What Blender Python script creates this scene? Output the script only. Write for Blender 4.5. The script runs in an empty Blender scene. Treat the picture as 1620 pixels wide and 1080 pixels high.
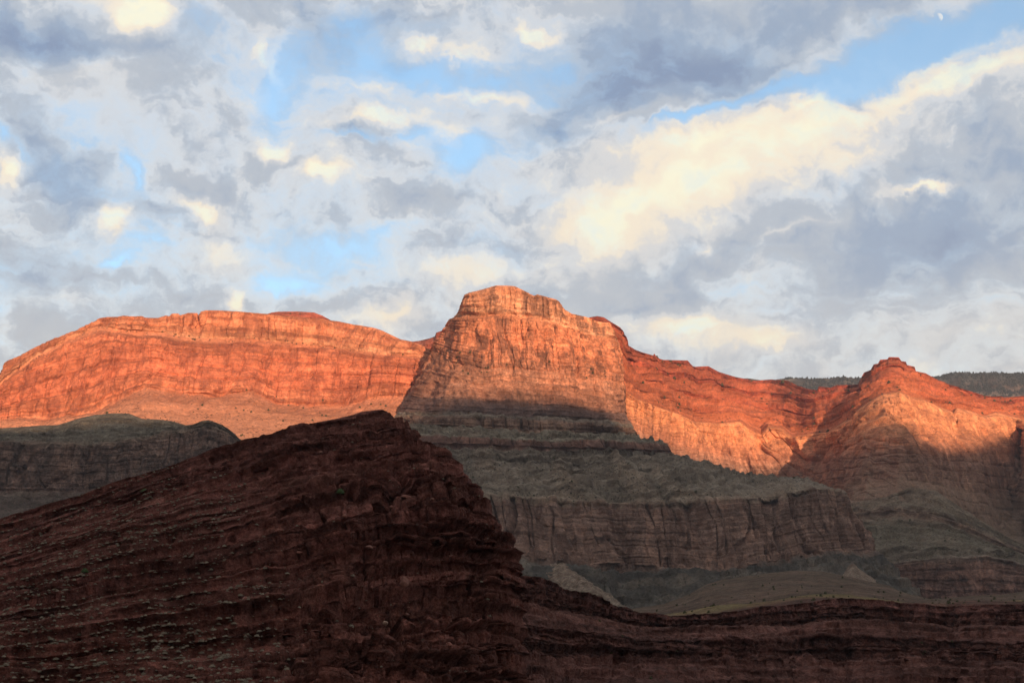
import bpy, math, random
import numpy as np
from mathutils import Vector, Matrix

scene = bpy.context.scene
R = math.radians

# ------------------------------------------------------------------ camera
F = 2000.0                      # focal length in pixels of a 1620 x 1080 frame
PITCH = R(17.0)
CAMZ = 2.0
cam_d = bpy.data.cameras.new("camera")
cam = bpy.data.objects.new("camera", cam_d)
scene.collection.objects.link(cam)
cam.location = (0, 0, CAMZ)
cam.rotation_euler = (math.pi / 2 + PITCH, 0, 0)
cam_d.sensor_width = 36.0
cam_d.lens = 36.0 * F / 1620.0
cam_d.clip_start = 0.5
cam_d.clip_end = 200000.0
scene.camera = cam

EXPO = 1.6
# ------------------------------------------------------------------ colour management
scene.view_settings.view_transform = 'Standard'
scene.view_settings.look = 'None'
scene.view_settings.exposure = EXPO
scene.view_settings.gamma = 1.0

# ------------------------------------------------------------------ sun
SUN_EL = R(6.0)
SUN_AZ = R(21.0)                # to the right of straight behind the camera
S = np.array([math.sin(SUN_AZ) * math.cos(SUN_EL), -math.cos(SUN_AZ) * math.cos(SUN_EL), math.sin(SUN_EL)])
sun_d = bpy.data.lights.new("sun", 'SUN')
sun_d.energy = 3.15
sun_d.angle = R(0.53)
sun_d.color = (1.0, 0.62, 0.39)
sun = bpy.data.objects.new("sun", sun_d)
scene.collection.objects.link(sun)
sun.rotation_euler = Vector(S).to_track_quat('Z', 'Y').to_euler()


def raydir(px, py):
    """unit direction from the camera for a pixel of the 1620 x 1080 frame"""
    x = (np.asarray(px, float) - 810) / F
    y = (540 - np.asarray(py, float)) / F
    dx = x
    dy = math.cos(PITCH) - y * math.sin(PITCH)
    dz = math.sin(PITCH) + y * math.cos(PITCH)
    v = np.stack([dx, dy, dz], -1)
    return v / np.linalg.norm(v, axis=-1, keepdims=True)


def at(px, py, D):
    """world point at ground distance D (along +Y) seen at that pixel"""
    d = raydir(px, py)
    k = (np.asarray(D, float) / d[..., 1])[..., None]
    return d * k + np.array([0, 0, CAMZ])


def project(P):
    P = np.asarray(P, float)
    x, y, z = P[..., 0], P[..., 1], P[..., 2] - CAMZ
    f = y * math.cos(PITCH) + z * math.sin(PITCH)
    u = -y * math.sin(PITCH) + z * math.cos(PITCH)
    return 810 + F * x / f, 540 - F * u / f


# ------------------------------------------------------------------ node helpers
class NT:
    def __init__(self, tree):
        self.t = tree
        self.n = tree.nodes
        self.l = tree.links

    def put(self, sock, v):
        if isinstance(v, bpy.types.NodeSocket):
            self.l.new(v, sock)
        else:
            sock.default_value = v

    def node(self, typ, **kw):
        nd = self.n.new(typ)
        for k, v in kw.items():
            setattr(nd, k, v)
        return nd

    def math(self, op, a, b=0.0, c=0.0, clamp=False):
        nd = self.node('ShaderNodeMath', operation=op, use_clamp=clamp)
        self.put(nd.inputs[0], a)
        self.put(nd.inputs[1], b)
        self.put(nd.inputs[2], c)
        return nd.outputs[0]

    def vmath(self, op, a, b=(0, 0, 0), scale=None):
        nd = self.node('ShaderNodeVectorMath', operation=op)
        self.put(nd.inputs[0], a)
        self.put(nd.inputs[1], b)
        if scale is not None:
            self.put(nd.inputs['Scale'], scale)
        return nd.outputs['Value'] if op in ('LENGTH', 'DOT_PRODUCT') else nd.outputs[0]

    def noise(self, vec, scale, detail=4.0, rough=0.55, lac=2.0, out=0, dist=0.0):
        nd = self.node('ShaderNodeTexNoise')
        self.put(nd.inputs['Vector'], vec)
        nd.inputs['Scale'].default_value = scale
        nd.inputs['Detail'].default_value = detail
        nd.inputs['Roughness'].default_value = rough
        nd.inputs['Lacunarity'].default_value = lac
        nd.inputs['Distortion'].default_value = dist
        return nd.outputs[out]

    def maprange(self, v, a, b, c=0.0, d=1.0, smooth=False):
        nd = self.node('ShaderNodeMapRange')
        nd.interpolation_type = 'SMOOTHSTEP' if smooth else 'LINEAR'
        self.put(nd.inputs['Value'], v)
        nd.inputs['From Min'].default_value = a
        nd.inputs['From Max'].default_value = b
        nd.inputs['To Min'].default_value = c
        nd.inputs['To Max'].default_value = d
        return nd.outputs[0]

    def mix(self, fac, a, b, blend='MIX'):
        nd = self.node('ShaderNodeMix', data_type='RGBA', blend_type=blend)
        self.put(nd.inputs[0], fac)
        for s, v in ((nd.inputs[6], a), (nd.inputs[7], b)):
            if not isinstance(v, bpy.types.NodeSocket) and len(v) == 3:
                v = (*v, 1)
            self.put(s, v)
        return nd.outputs[2]

    def ramp(self, fac, stops, interp='LINEAR'):
        nd = self.node('ShaderNodeValToRGB')
        cr = nd.color_ramp
        cr.interpolation = interp
        while len(cr.elements) > 1:
            cr.elements.remove(cr.elements[-1])
        cr.elements[0].position = stops[0][0]
        cr.elements[0].color = (*stops[0][1], 1)
        for p, c in stops[1:]:
            e = cr.elements.new(p)
            e.color = (*c, 1)
        self.put(nd.inputs[0], fac)
        return nd.outputs[0]

    def attr(self, name):
        nd = self.node('ShaderNodeAttribute', attribute_name=name)
        return nd.outputs['Fac']

    def xyz(self, x, y, z):
        nd = self.node('ShaderNodeCombineXYZ')
        self.put(nd.inputs[0], x)
        self.put(nd.inputs[1], y)
        self.put(nd.inputs[2], z)
        return nd.outputs[0]


def s2l(r, g, b):
    f = lambda c: (c / 255 / 12.92) if c <= 10 else ((c / 255 + 0.055) / 1.055) ** 2.4
    return (f(r), f(g), f(b))


# ------------------------------------------------------------------ world: Nishita sky with a broken sunset cloud deck
world = bpy.data.worlds.new("World")
scene.world = world
world.use_nodes = True
W = NT(world.node_tree)
W.n.clear()
out = W.node('ShaderNodeOutputWorld')
tc = W.node('ShaderNodeTexCoord')
D0 = tc.outputs['Generated']
sky = W.node('ShaderNodeTexSky', sky_type='NISHITA')
sky.sun_disc = False
sky.sun_elevation = SUN_EL
sky.sun_rotation = math.atan2(S[0], S[1])
sky.altitude = 800
sky.air_density = 1.2
sky.dust_density = 0.3
sky.ozone_density = 2.2

# fluffy warp of the direction so that every cloud edge is ragged
w1 = W.vmath('SUBTRACT', W.noise(D0, 9.0, 6, 0.62, out=1), (0.5, 0.5, 0.5))
w2 = W.vmath('SUBTRACT', W.noise(D0, 40.0, 5, 0.6, out=1), (0.5, 0.5, 0.5))
Dw = W.vmath('ADD', D0, W.vmath('SCALE', w1, scale=0.062))
Dw = W.vmath('ADD', Dw, W.vmath('SCALE', w2, scale=0.03))
Dsoft = W.vmath('ADD', D0, W.vmath('SCALE', w1, scale=0.11))


def blob_sum(blobs, start, vec):
    acc = start
    for (px, py, rx, ry, ang, wt) in blobs:
        d = raydir(px, py)
        fw = Vector(d)
        rt = fw.cross(Vector((0, 0, 1))).normalized()
        up = rt.cross(fw).normalized()
        a = R(ang)
        r2 = rt * math.cos(a) + up * math.sin(a)
        u2 = up * math.cos(a) - rt * math.sin(a)
        m = Matrix((r2, fw, u2)).transposed()
        mp = W.node('ShaderNodeMapping', vector_type='TEXTURE')
        W.put(mp.inputs['Vector'], vec)
        mp.inputs['Location'].default_value = d
        mp.inputs['Rotation'].default_value = m.to_euler('XYZ')
        mp.inputs['Scale'].default_value = (rx * 1.5 / F, 0.6, ry * 1.5 / F)
        g = W.node('ShaderNodeTexGradient', gradient_type='QUADRATIC_SPHERE')
        W.l.new(mp.outputs[0], g.inputs[0])
        acc = W.math('MULTIPLY_ADD', g.outputs['Fac'], float(wt), acc)
    return acc


holes = [
    (560, 120, 250, 150, 0, .8), (500, 405, 260, 70, 6, .85), (760, 240, 190, 60, 8, .8), (1460, 80, 260, 80, 8, .5), (850, 60, 200, 60, 0, .3), (120, 260, 190, 70, -25, .5), (230, 400, 140, 40, 5, .4),  # (px, py, radius x, radius y, tilt, weight)
    (445, 150, 45, 95, -8, 1.5), (475, 95, 35, 50, 0, 0.9), (560, 30, 45, 45, 0, .9), (592, 82, 55, 40, 10, 1.5),
    (660, 118, 80, 30, 0, .9), (700, 125, 100, 32, 0, 1.3), (800, 118, 90, 25, 0, 1.2), (880, 105, 40, 22, 0, .9),
    (235, 0, 30, 8, 0, 1.3), (12, 212, 24, 16, -30, 1.6), (48, 236, 24, 16, -40, .9), (205, 268, 16, 32, 10, 1.6),
    (170, 240, 60, 30, -45, .35), (185, 418, 40, 12, 12, 1.6), (235, 385, 70, 18, 10, .9), (455, 440, 80, 24, 8, 1.5),
    (545, 395, 100, 28, 8, 1.1), (620, 370, 80, 20, 8, .7), (740, 245, 80, 28, 0, 1.2), (640, 222, 40, 14, 20, 1.2),
    (560, 228, 70, 9, -4, 1.2), (1130, 172, 120, 18, 17, 1.9), (1250, 135, 100, 20, 14, 1.4), (1050, 197, 90, 12, 8, 1.4),
    (1400, 100, 130, 34, 12, 1.5), (1540, 50, 160, 50, 5, 1.7), (1440, 60, 100, 30, 10, .6), (1340, 125, 60, 22, 10, 1.1),
    (1600, 10, 60, 50, 0, 1.2), (1210, 503, 70, 13, 0, .5), (875, 320, 60, 14, 10, .5), (1150, 45, 40, 14, 20, .4),
    (590, 300, 60, 20, 0, .4), (430, 300, 50, 30, 0, .25), (960, 55, 30, 30, 0, .35), (0, 550, 60, 20, 0, .7),
    (670, 60, 40, 30, 0, .5), (790, 20, 60, 24, 0, .6), (860, 150, 40, 20, 0, .8),
]
lit = [
    (228, 28, 40, 38, -10, 1.7), (205, 0, 60, 20, 0, .6), (22, 268, 27, 27, -30, 1.6), (180, 352, 28, 28, 0, 1.6),
    (310, 338, 62, 24, -18, 1.6), (440, 245, 28, 24, 0, 1.5), (512, 294, 36, 20, 0, 1.7), (370, 470, 14, 22, 0, 1.6),
    (350, 400, 50, 26, 0, .6), (405, 155, 45, 26, -20, .5), (425, 95, 36, 14, -40, .9), (448, 110, 12, 50, 10, 1.0),
    (170, 115, 110, 40, 15, .35), (600, 490, 90, 24, 6, .8), (740, 425, 90, 30, 0, .75), (600, 190, 100, 18, 14, 1.1),
    (590, 138, 80, 24, 8, .55), (740, 85, 45, 20, 0, .75), (852, 44, 32, 15, -10, 1.3), (673, 64, 32, 10, -15, 1.2),
    (770, 152, 100, 16, -4, .9), (700, 215, 90, 26, 20, .55), (950, 352, 130, 44, 14, 1.0), (1080, 300, 270, 80, 14, .95),
    (1280, 205, 260, 66, 17, .8), (1010, 240, 200, 40, 8, .5), (1120, 225, 130, 22, 14, .5), (1300, 150, 110, 14, 16, .8), (1500, 130, 130, 22, 10, .8), (1560, 110, 80, 20, 10, .5),
    (1470, 292, 60, 12, -4, 1.3), (1400, 310, 50, 18, 10, .5), (1120, 405, 36, 14, 20, .7), (1240, 372, 80, 12, 8, .5),
    (1110, 525, 110, 34, -6, 1.1), (1210, 550, 80, 24, 0, .9), (1500, 540, 360, 80, 0, .22), (950, 520, 160, 60, 0, .25),
    (420, 445, 60, 20, 0, .2), (100, 480, 80, 18, 0, .35), (970, 190, 100, 14, 8, .5), (1530, 85, 100, 8, 12, .9),
    (1440, 590, 60, 10, 0, .3), (1000, 390, 120, 30, 10, .35), (1350, 250, 120, 30, 12, .5),
]
dark = [
    (70, 68, 210, 46, -4, .95), (110, 285, 120, 60, -42, .75), (40, 440, 200, 90, 0, .35), (1090, 95, 330, 90, 8, .8),
    (940, 160, 90, 60, 0, .7), (1000, 60, 160, 70, 0, .4), (1480, 370, 260, 110, 18, .62), (800, 385, 130, 40, 10, .4),
    (320, 60, 70, 60, 0, .35), (600, 15, 150, 36, 0, .55), (520, 60, 60, 60, -40, .6), (645, 95, 40, 30, 0, .6), (870, 205, 40, 26, 0, .8),
    (250, 330, 90, 50, 0, .3), (660, 330, 90, 30, 0, .2), (1150, 400, 120, 24, 8, .3), (820, 470, 100, 26, 0, .3),
    (1010, 480, 120, 26, 0, .35), (560, 235, 60, 16, 0, .5), (1350, 140, 30, 20, -50, .6),
]
n_big = W.noise(Dw, 7.0, 7, 0.58)
n_mid = W.noise(Dw, 24.0, 9, 0.58)
stretch = W.node('ShaderNodeMapping')
W.l.new(Dw, stretch.inputs['Vector'])
stretch.inputs['Rotation'].default_value = (0, R(-14), 0)
stretch.inputs['Scale'].default_value = (1.0, 1.0, 2.4)
n_str = W.noise(stretch.outputs[0], 13.0, 10, 0.58)

holes = [h[:5] + (h[5] * (.72 if h[2] < 101 else 1.0),) for h in holes]
hole_v = blob_sum(holes, 0.0, Dw)
hole_v = W.math('ADD', hole_v, W.math('MULTIPLY', W.math('SUBTRACT', n_mid, 0.5), 1.3))
wst = W.node('ShaderNodeMapping')
W.l.new(Dsoft, wst.inputs['Vector'])
wst.inputs['Rotation'].default_value = (0, R(-12), 0)
wst.inputs['Scale'].default_value = (1.0, 1.0, 4.0)
hole_v = W.math('ADD', hole_v, W.math('MULTIPLY', W.math('SUBTRACT', W.noise(wst.outputs[0], 12.0, 10, 0.68), 0.5), 2.3))
hole_v = W.math('ADD', hole_v, W.math('MULTIPLY', W.math('SUBTRACT', n_big, 0.55), 1.0))
blue_m = W.maprange(hole_v, -0.3, 1.55, smooth=True)
rim_l = W.math('MULTIPLY', W.maprange(hole_v, -0.25, 0.35, smooth=True), W.maprange(hole_v, 1.0, 0.3, smooth=True))
lit_v = blob_sum(lit, 0.0, Dw)
dark_v = blob_sum(dark, 0.0, Dsoft)
calm = W.maprange(blob_sum([(1450, 470, 420, 170, 0, 1), (130, 150, 380, 200, 0, .9), (1060, 80, 380, 110, 6, 1), (80, 450, 300, 110, 0, .9)], 0.0, D0), 0.0, 0.75, 1.0, 0.3)
tone = W.math('SUBTRACT', lit_v, W.math('MULTIPLY', dark_v, 1.15))
tone = W.math('ADD', tone, W.math('MULTIPLY', rim_l, 0.34))
tone = W.math('ADD', W.math('ADD', tone, -0.10), W.math('MULTIPLY', calm, W.math('MULTIPLY', W.math('SUBTRACT', n_str, 0.5), 0.62)))
tone = W.math('ADD', tone, W.math('MULTIPLY', calm, W.math('MULTIPLY', W.math('SUBTRACT', n_mid, 0.5), 0.35)))
tone = W.math('ADD', tone, W.math('MULTIPLY', W.math('SUBTRACT', W.noise(Dw, 70.0, 4, 0.6), 0.5), 0.22))
# billows: the side of each puff that faces the low sun is brighter
_rt = raydir(1100, 200) - raydir(1000, 250)
_rt = tuple(_rt / np.linalg.norm(_rt) * 0.011)
n_off = W.noise(W.vmath('ADD', Dw, _rt), 24.0, 9, 0.58)
tone = W.math('ADD', tone, W.math('MULTIPLY', calm, W.math('MULTIPLY', W.math('SUBTRACT', n_mid, n_off), 0.8)))
n_off2 = W.noise(W.vmath('ADD', Dw, tuple(2.2 * np.array(_rt))), 9.0, 8, 0.6)
tone = W.math('ADD', tone, W.math('MULTIPLY', calm, W.math('MULTIPLY', W.math('SUBTRACT', W.noise(Dw, 9.0, 8, 0.6), n_off2), 0.7)))
tone = W.maprange(tone, -1.0, 1.0, 0.0, 1.0)
K = 1.07 / (2 ** EXPO)
cl = lambda r, g, b: tuple(c * K for c in s2l(r, g, b))
cloud = W.ramp(tone, [(0.0, cl(134, 153, 182)), (0.25, cl(154, 172, 195)), (0.45, cl(184, 193, 204)),
                      (0.62, cl(219, 219, 219)), (0.78, cl(250, 236, 214)), (1.0, cl(255, 250, 222))], 'EASE')
sep = W.node('ShaderNodeSeparateXYZ')
W.l.new(D0, sep.inputs[0])
# warm air low over the horizon, opposite the sun
warm = W.maprange(sep.outputs[2], 0.12, 0.42, 0.35, 0.0, smooth=True)
cloud = W.mix(warm, cloud, cl(236, 224, 205))
# unseen deck overhead and behind the camera, darkened to hold down the ambient light
behind = W.maprange(sep.outputs[1], 0.35, 0.78, 0.0, 1.0, smooth=True)
cloud = W.mix(behind, (0.158, 0.148, 0.142), cloud)
# clear sky between the clouds: the Nishita sky, strength below
bg_sky = W.node('ShaderNodeBackground')
tint = W.mix(1.0, sky.outputs[0], (1.0, 1.0, 1.0), 'MULTIPLY')
W.l.new(tint, bg_sky.inputs['Color'])
bg_sky.inputs['Strength'].default_value = 0.15
bg_cloud = W.node('ShaderNodeBackground')
W.l.new(cloud, bg_cloud.inputs['Color'])
bg_cloud.inputs['Strength'].default_value = 1.0
mx = W.node('ShaderNodeMixShader')
cover = W.math('SUBTRACT', 1.0, W.math('MULTIPLY', blue_m, W.maprange(behind, 0, 1, 0.25, 0.86)))
W.l.new(cover, mx.inputs[0])
W.l.new(bg_sky.outputs[0], mx.inputs[1])
W.l.new(bg_cloud.outputs[0], mx.inputs[2])
W.l.new(mx.outputs[0], out.inputs['Surface'])
world.cycles.sampling_method = 'MANUAL'
world.cycles.sample_map_resolution = 512

scene.cycles.max_bounces = 4
scene.cycles.diffuse_bounces = 3
scene.cycles.use_denoising = True
scene.cycles.denoising_prefilter = 'ACCURATE'

# ------------------------------------------------------------------ numpy noise
_rs = np.random.RandomState(7)
TN = 64
TAB = _rs.rand(TN, TN, TN).astype(np.float32).ravel()


def vn(x, y, z):
    """smooth value noise, -1..1"""
    x, y, z = [np.asarray(a, np.float32) for a in np.broadcast_arrays(x, y, z)]
    xi, yi, zi = np.floor(x).astype(np.int32), np.floor(y).astype(np.int32), np.floor(z).astype(np.int32)
    fx, fy, fz = x - xi, y - yi, z - zi
    fx = fx * fx * (3 - 2 * fx)
    fy = fy * fy * (3 - 2 * fy)
    fz = fz * fz * (3 - 2 * fz)
    x0, x1 = (xi % TN) * TN * TN, ((xi + 1) % TN) * TN * TN
    y0, y1 = (yi % TN) * TN, ((yi + 1) % TN) * TN
    z0, z1 = zi % TN, (zi + 1) % TN
    a = TAB[x0 + y0 + z0] * (1 - fz) + TAB[x0 + y0 + z1] * fz
    b = TAB[x0 + y1 + z0] * (1 - fz) + TAB[x0 + y1 + z1] * fz
    c = TAB[x1 + y0 + z0] * (1 - fz) + TAB[x1 + y0 + z1] * fz
    d = TAB[x1 + y1 + z0] * (1 - fz) + TAB[x1 + y1 + z1] * fz
    a = a * (1 - fy) + b * fy
    c = c * (1 - fy) + d * fy
    return (a * (1 - fx) + c * fx) * 2 - 1


def rnd(i, j=0, k=0):
    i, j, k = np.broadcast_arrays(i, j, k)
    i = np.asarray(i, np.int64); j = np.asarray(j, np.int64); k = np.asarray(k, np.int64)
    return TAB[(((i * 7 + 3) % TN) * TN * TN + ((j * 11 + 5) % TN) * TN + ((k * 13 + i * 5 + j * 3) % TN))]


def fbm(x, y, z, octs=4, gain=0.5):
    s, a, t = 0, 1.0, 0
    for o in range(octs):
        s = s + a * vn(x * 2 ** o + 13.1 * o, y * 2 ** o + 7.7 * o, z * 2 ** o + 3.3 * o)
        t += a
        a *= gain
    return s / t * 1.6


def ridge(x, y, z, octs=3):
    s, a, t = 0, 1.0, 0
    for o in range(octs):
        s = s + a * (1 - np.abs(vn(x * 2 ** o + 5 * o, y * 2 ** o + 9 * o, z * 2 ** o)) * 1.6)
        t += a
        a *= 0.5
    return s / t


def blocky(s, x, y, bed, joint, seed=0):
    """random protrusion per bed and joint block (0..1), dropping into the crack between blocks"""
    q = s / bed + 0.3 * vn(x / (joint * 6), y / (joint * 6), 0.3 + seed) + seed * 3.7
    b = np.floor(q)
    r1 = rnd(b, seed)
    xx = (x + 0.6 * y) / joint * (0.55 + r1) + r1 * 31 + 0.5 * vn(x / joint, y / joint, s / bed * 0.5 + seed)
    c = np.floor(xx)
    r = 0.55 * rnd(b, seed + 9) + 0.45 * rnd(b, c, seed)
    fq = q - b
    fc = xx - c
    crack = np.clip(np.minimum(fq, 1 - fq) / 0.12, 0, 1) * (0.6 + 0.4 * np.clip(np.minimum(fc, 1 - fc) / 0.06, 0, 1))
    return r * crack


def terr(s, x, y, bed, seed=0, riser=0.3, under=.45):
    """steps of rise `bed` on an even slope: (height change, recess of the undercut riser)"""
    q = s / bed + .22 * vn(x / (bed * 28), y / (bed * 28), .3 + seed) + .07 * vn(x / (bed * 3), y / (bed * 3), .7 + seed) + seed * 2.3
    b = np.floor(q)
    f = q - b
    amp = np.clip(.8 + .9 * vn(x / (bed * 9), y / (bed * 9), b * .77 + seed), 0, 1.25)
    dz = bed * (np.clip(f / riser, 0, 1) - f - .5 + riser * .5) * amp
    rc = np.clip(f / (.2 * riser), 0, 1) * np.clip((riser * .95 - f) / (.25 * riser), 0, 1)
    jut = .55 + .9 * rnd(b, np.floor((x + .5 * y) / (bed * 2.2) + .4 * vn(x / bed, y / bed, .2)), seed)
    return np.stack([dz, bed * under * rc * amp * jut])


# ------------------------------------------------------------------ object helpers
def tag(o, label=None, cat=None, group=None, kind=None):
    if label: o["label"] = label
    if cat: o["category"] = cat
    if group: o["group"] = group
    if kind: o["kind"] = kind
    return o


def mesh_from(name, V, Q, attrs=None, smooth=False):
    me = bpy.data.meshes.new(name)
    V = np.asarray(V, np.float32)
    Q = np.asarray(Q, np.int32)
    me.vertices.add(len(V))
    me.vertices.foreach_set("co", V.ravel())
    k = Q.shape[1]
    me.loops.add(Q.size)
    me.loops.foreach_set("vertex_index", Q.ravel())
    me.polygons.add(len(Q))
    me.polygons.foreach_set("loop_start", np.arange(0, Q.size, k, dtype=np.int32))
    me.polygons.foreach_set("loop_total", np.full(len(Q), k, np.int32))
    if smooth:
        me.polygons.foreach_set("use_smooth", np.ones(len(Q), bool))
    me.update(calc_edges=True)
    for nm, a in (attrs or {}).items():
        at_ = me.attributes.new(nm, 'FLOAT', 'POINT')
        at_.data.foreach_set("value", np.asarray(a, np.float32).ravel())
    return me


def link(name, me, mat, parent=None):
    o = bpy.data.objects.new(name, me)
    scene.collection.objects.link(o)
    if mat and not me.materials:
        me.materials.append(mat)
    if parent:
        o.parent = parent
    return o


LAND = {}


def landform(name, rows, nu, mat, label, density=1.0, disp=None, cove=None, wrap=(60, 60), back=400, wig=3.0, smooth=False,
             knots=None):
    """rows: list of (knots [(px, py, D)...], cliff 0..1 of the stretch below this row, number of mesh rows in it)."""
    U = np.linspace(0, 1, nu)
    base = []
    for r in rows:
        k = np.array(r[0], float)
        px = k[0, 0] + (k[-1, 0] - k[0, 0]) * U
        base.append(np.stack([px, np.interp(px, k[:, 0], k[:, 1]), np.interp(px, k[:, 0], k[:, 2])], -1))
    base = np.array(base)                       # rows x nu x 3
    vs, cl_, = [], []
    for i in range(len(rows) - 1):
        n = max(1, int(rows[i][2] * density))
        vs += list(i + np.arange(n) / n)
    vs.append(len(rows) - 1.0)
    vs = np.array(vs)
    i0 = np.minimum(vs.astype(int), len(rows) - 2)
    f = (vs - i0)[:, None]
    cliffs = np.array([r[1] for r in rows], float)
    # strata lines wander a little: warp v with the same amount over a whole column
    seed = sum(map(ord, name)) % 50
    A, B = base[i0], base[i0 + 1]
    G = A * (1 - f[..., None]) + B * f[..., None]
    interior = (np.clip(vs / 0.6, 0, 1) * np.clip((len(rows) - 1 - vs) / 0.6, 0, 1))[:, None]
    G[..., 1] += wig * interior * fbm(G[..., 0] / 60.0, vs[:, None] * 0.6, seed, 4)
    if cove:
        amp, wl, ft, fb = (tuple(cove) + (.5, 1))[:4]
        prot = (ft + (1 - ft) * np.clip(vs / (0.25 if ft else .6), 0, 1)) * (fb + (1 - fb) * np.clip((len(rows) - 2 - vs) / 1.2, 0, 1))
        prot = prot[:, None]
        G[..., 2] += amp * fbm(G[..., 0] / wl, vs[:, None] * 0.22, seed + 0.5, 4) * prot
    P = at(G[..., 0], G[..., 1], G[..., 2])
    # bedding coordinate in metres: mean height of the row
    zrow = np.interp(vs, np.arange(len(rows)), [at(b[:, 0], b[:, 1], b[:, 2])[:, 2].mean() for b in base])
    cliff = np.interp(vs, np.arange(len(rows)) + 0.0, cliffs)
    cliff = cliffs[i0]
    # soften the change of kind over a little height
    cliff = np.convolve(np.pad(cliff, 2, mode='edge'), np.ones(5) / 5, 'valid')
    cl2 = np.repeat(cliff[:, None], nu, 1)
    scree = cl2 * 0
    bed = np.repeat(zrow[:, None], nu, 1)
    du = np.gradient(P, axis=1)
    dv = np.gradient(P, axis=0)
    N = np.cross(dv, du)
    N /= np.linalg.norm(N, axis=-1, keepdims=True) + 1e-9
    N = np.where((N[..., 1] > 0)[..., None], -N, N)
    N[..., 2] *= 1 - .85 * cl2
    N /= np.linalg.norm(N, axis=-1, keepdims=True) + 1e-9
    if disp:
        h, scree_, *dz_ = disp(P, bed, cl2, vs[:, None], U[None, :])
        if scree_ is not None:
            scree = scree_ + 0 * cl2
        P = P + N * h[..., None]
        if dz_:
            P[..., 2] += dz_[0][0]
            P[..., 1] += dz_[0][1]
    X, Y, Z = P[..., 0], P[..., 1], P[..., 2]
    # behind the skyline and the side edges the land goes on
    back_rows = []
    top = P[0]
    for dy, dz in ((back * 1.6, -back * 1.1), (back * .6, -back * .22), (back * .15, -back * .03)):
        b = top + np.array([0, dy, dz])
        back_rows.append(b)
    P = np.concatenate([np.array(back_rows), P], 0)
    def ext(a, fill=None):
        return np.concatenate([np.repeat(a[:1], 3, 0), a], 0)
    cl3 = ext(cl2); cl3[:2] = 0
    bed3 = ext(bed)
    sc3 = ext(scree)
    vv = ext(np.repeat(vs[:, None], nu, 1)) / (len(rows) - 1)
    if wrap:
        wl_, wr = wrap
        def side(a, sgn, w):
            e = a[:, 0] if sgn < 0 else a[:, -1]
            return [e + np.array([sgn * w * 0.12, w * 0.5, 0]), e + np.array([-sgn * w * 0.1, w * 1.6, 0]), e + np.array([-sgn * w * 1.5, w * 4, -w])]
        L = side(P, -1, wl_)[::-1]
        Rr = side(P, 1, wr)
        P = np.concatenate([np.stack(L, 1), P, np.stack(Rr, 1)], 1)
        pad = lambda a: np.concatenate([np.repeat(a[:, :1], 3, 1), a, np.repeat(a[:, -1:], 3, 1)], 1)
        cl3, bed3, vv, sc3 = pad(cl3), pad(bed3), pad(vv), pad(sc3)
    nv_, nu_ = P.shape[:2]
    idx = np.arange(nv_ * nu_).reshape(nv_, nu_)
    Q = np.stack([idx[:-1, :-1], idx[1:, :-1], idx[1:, 1:], idx[:-1, 1:]], -1).reshape(-1, 4)
    me = mesh_from(name, P.reshape(-1, 3), Q, {"strat": vv, "cliff": cl3, "bed": bed3, "scree": sc3}, smooth)
    o = link(name, me, mat)
    tag(o, label, "landform", None, "structure")
    off = 3 if wrap else 0
    inner = P[3:, off:nu_ - off] if off else P[3:]
    LAND[name] = (inner, vs)
    return o


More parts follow.
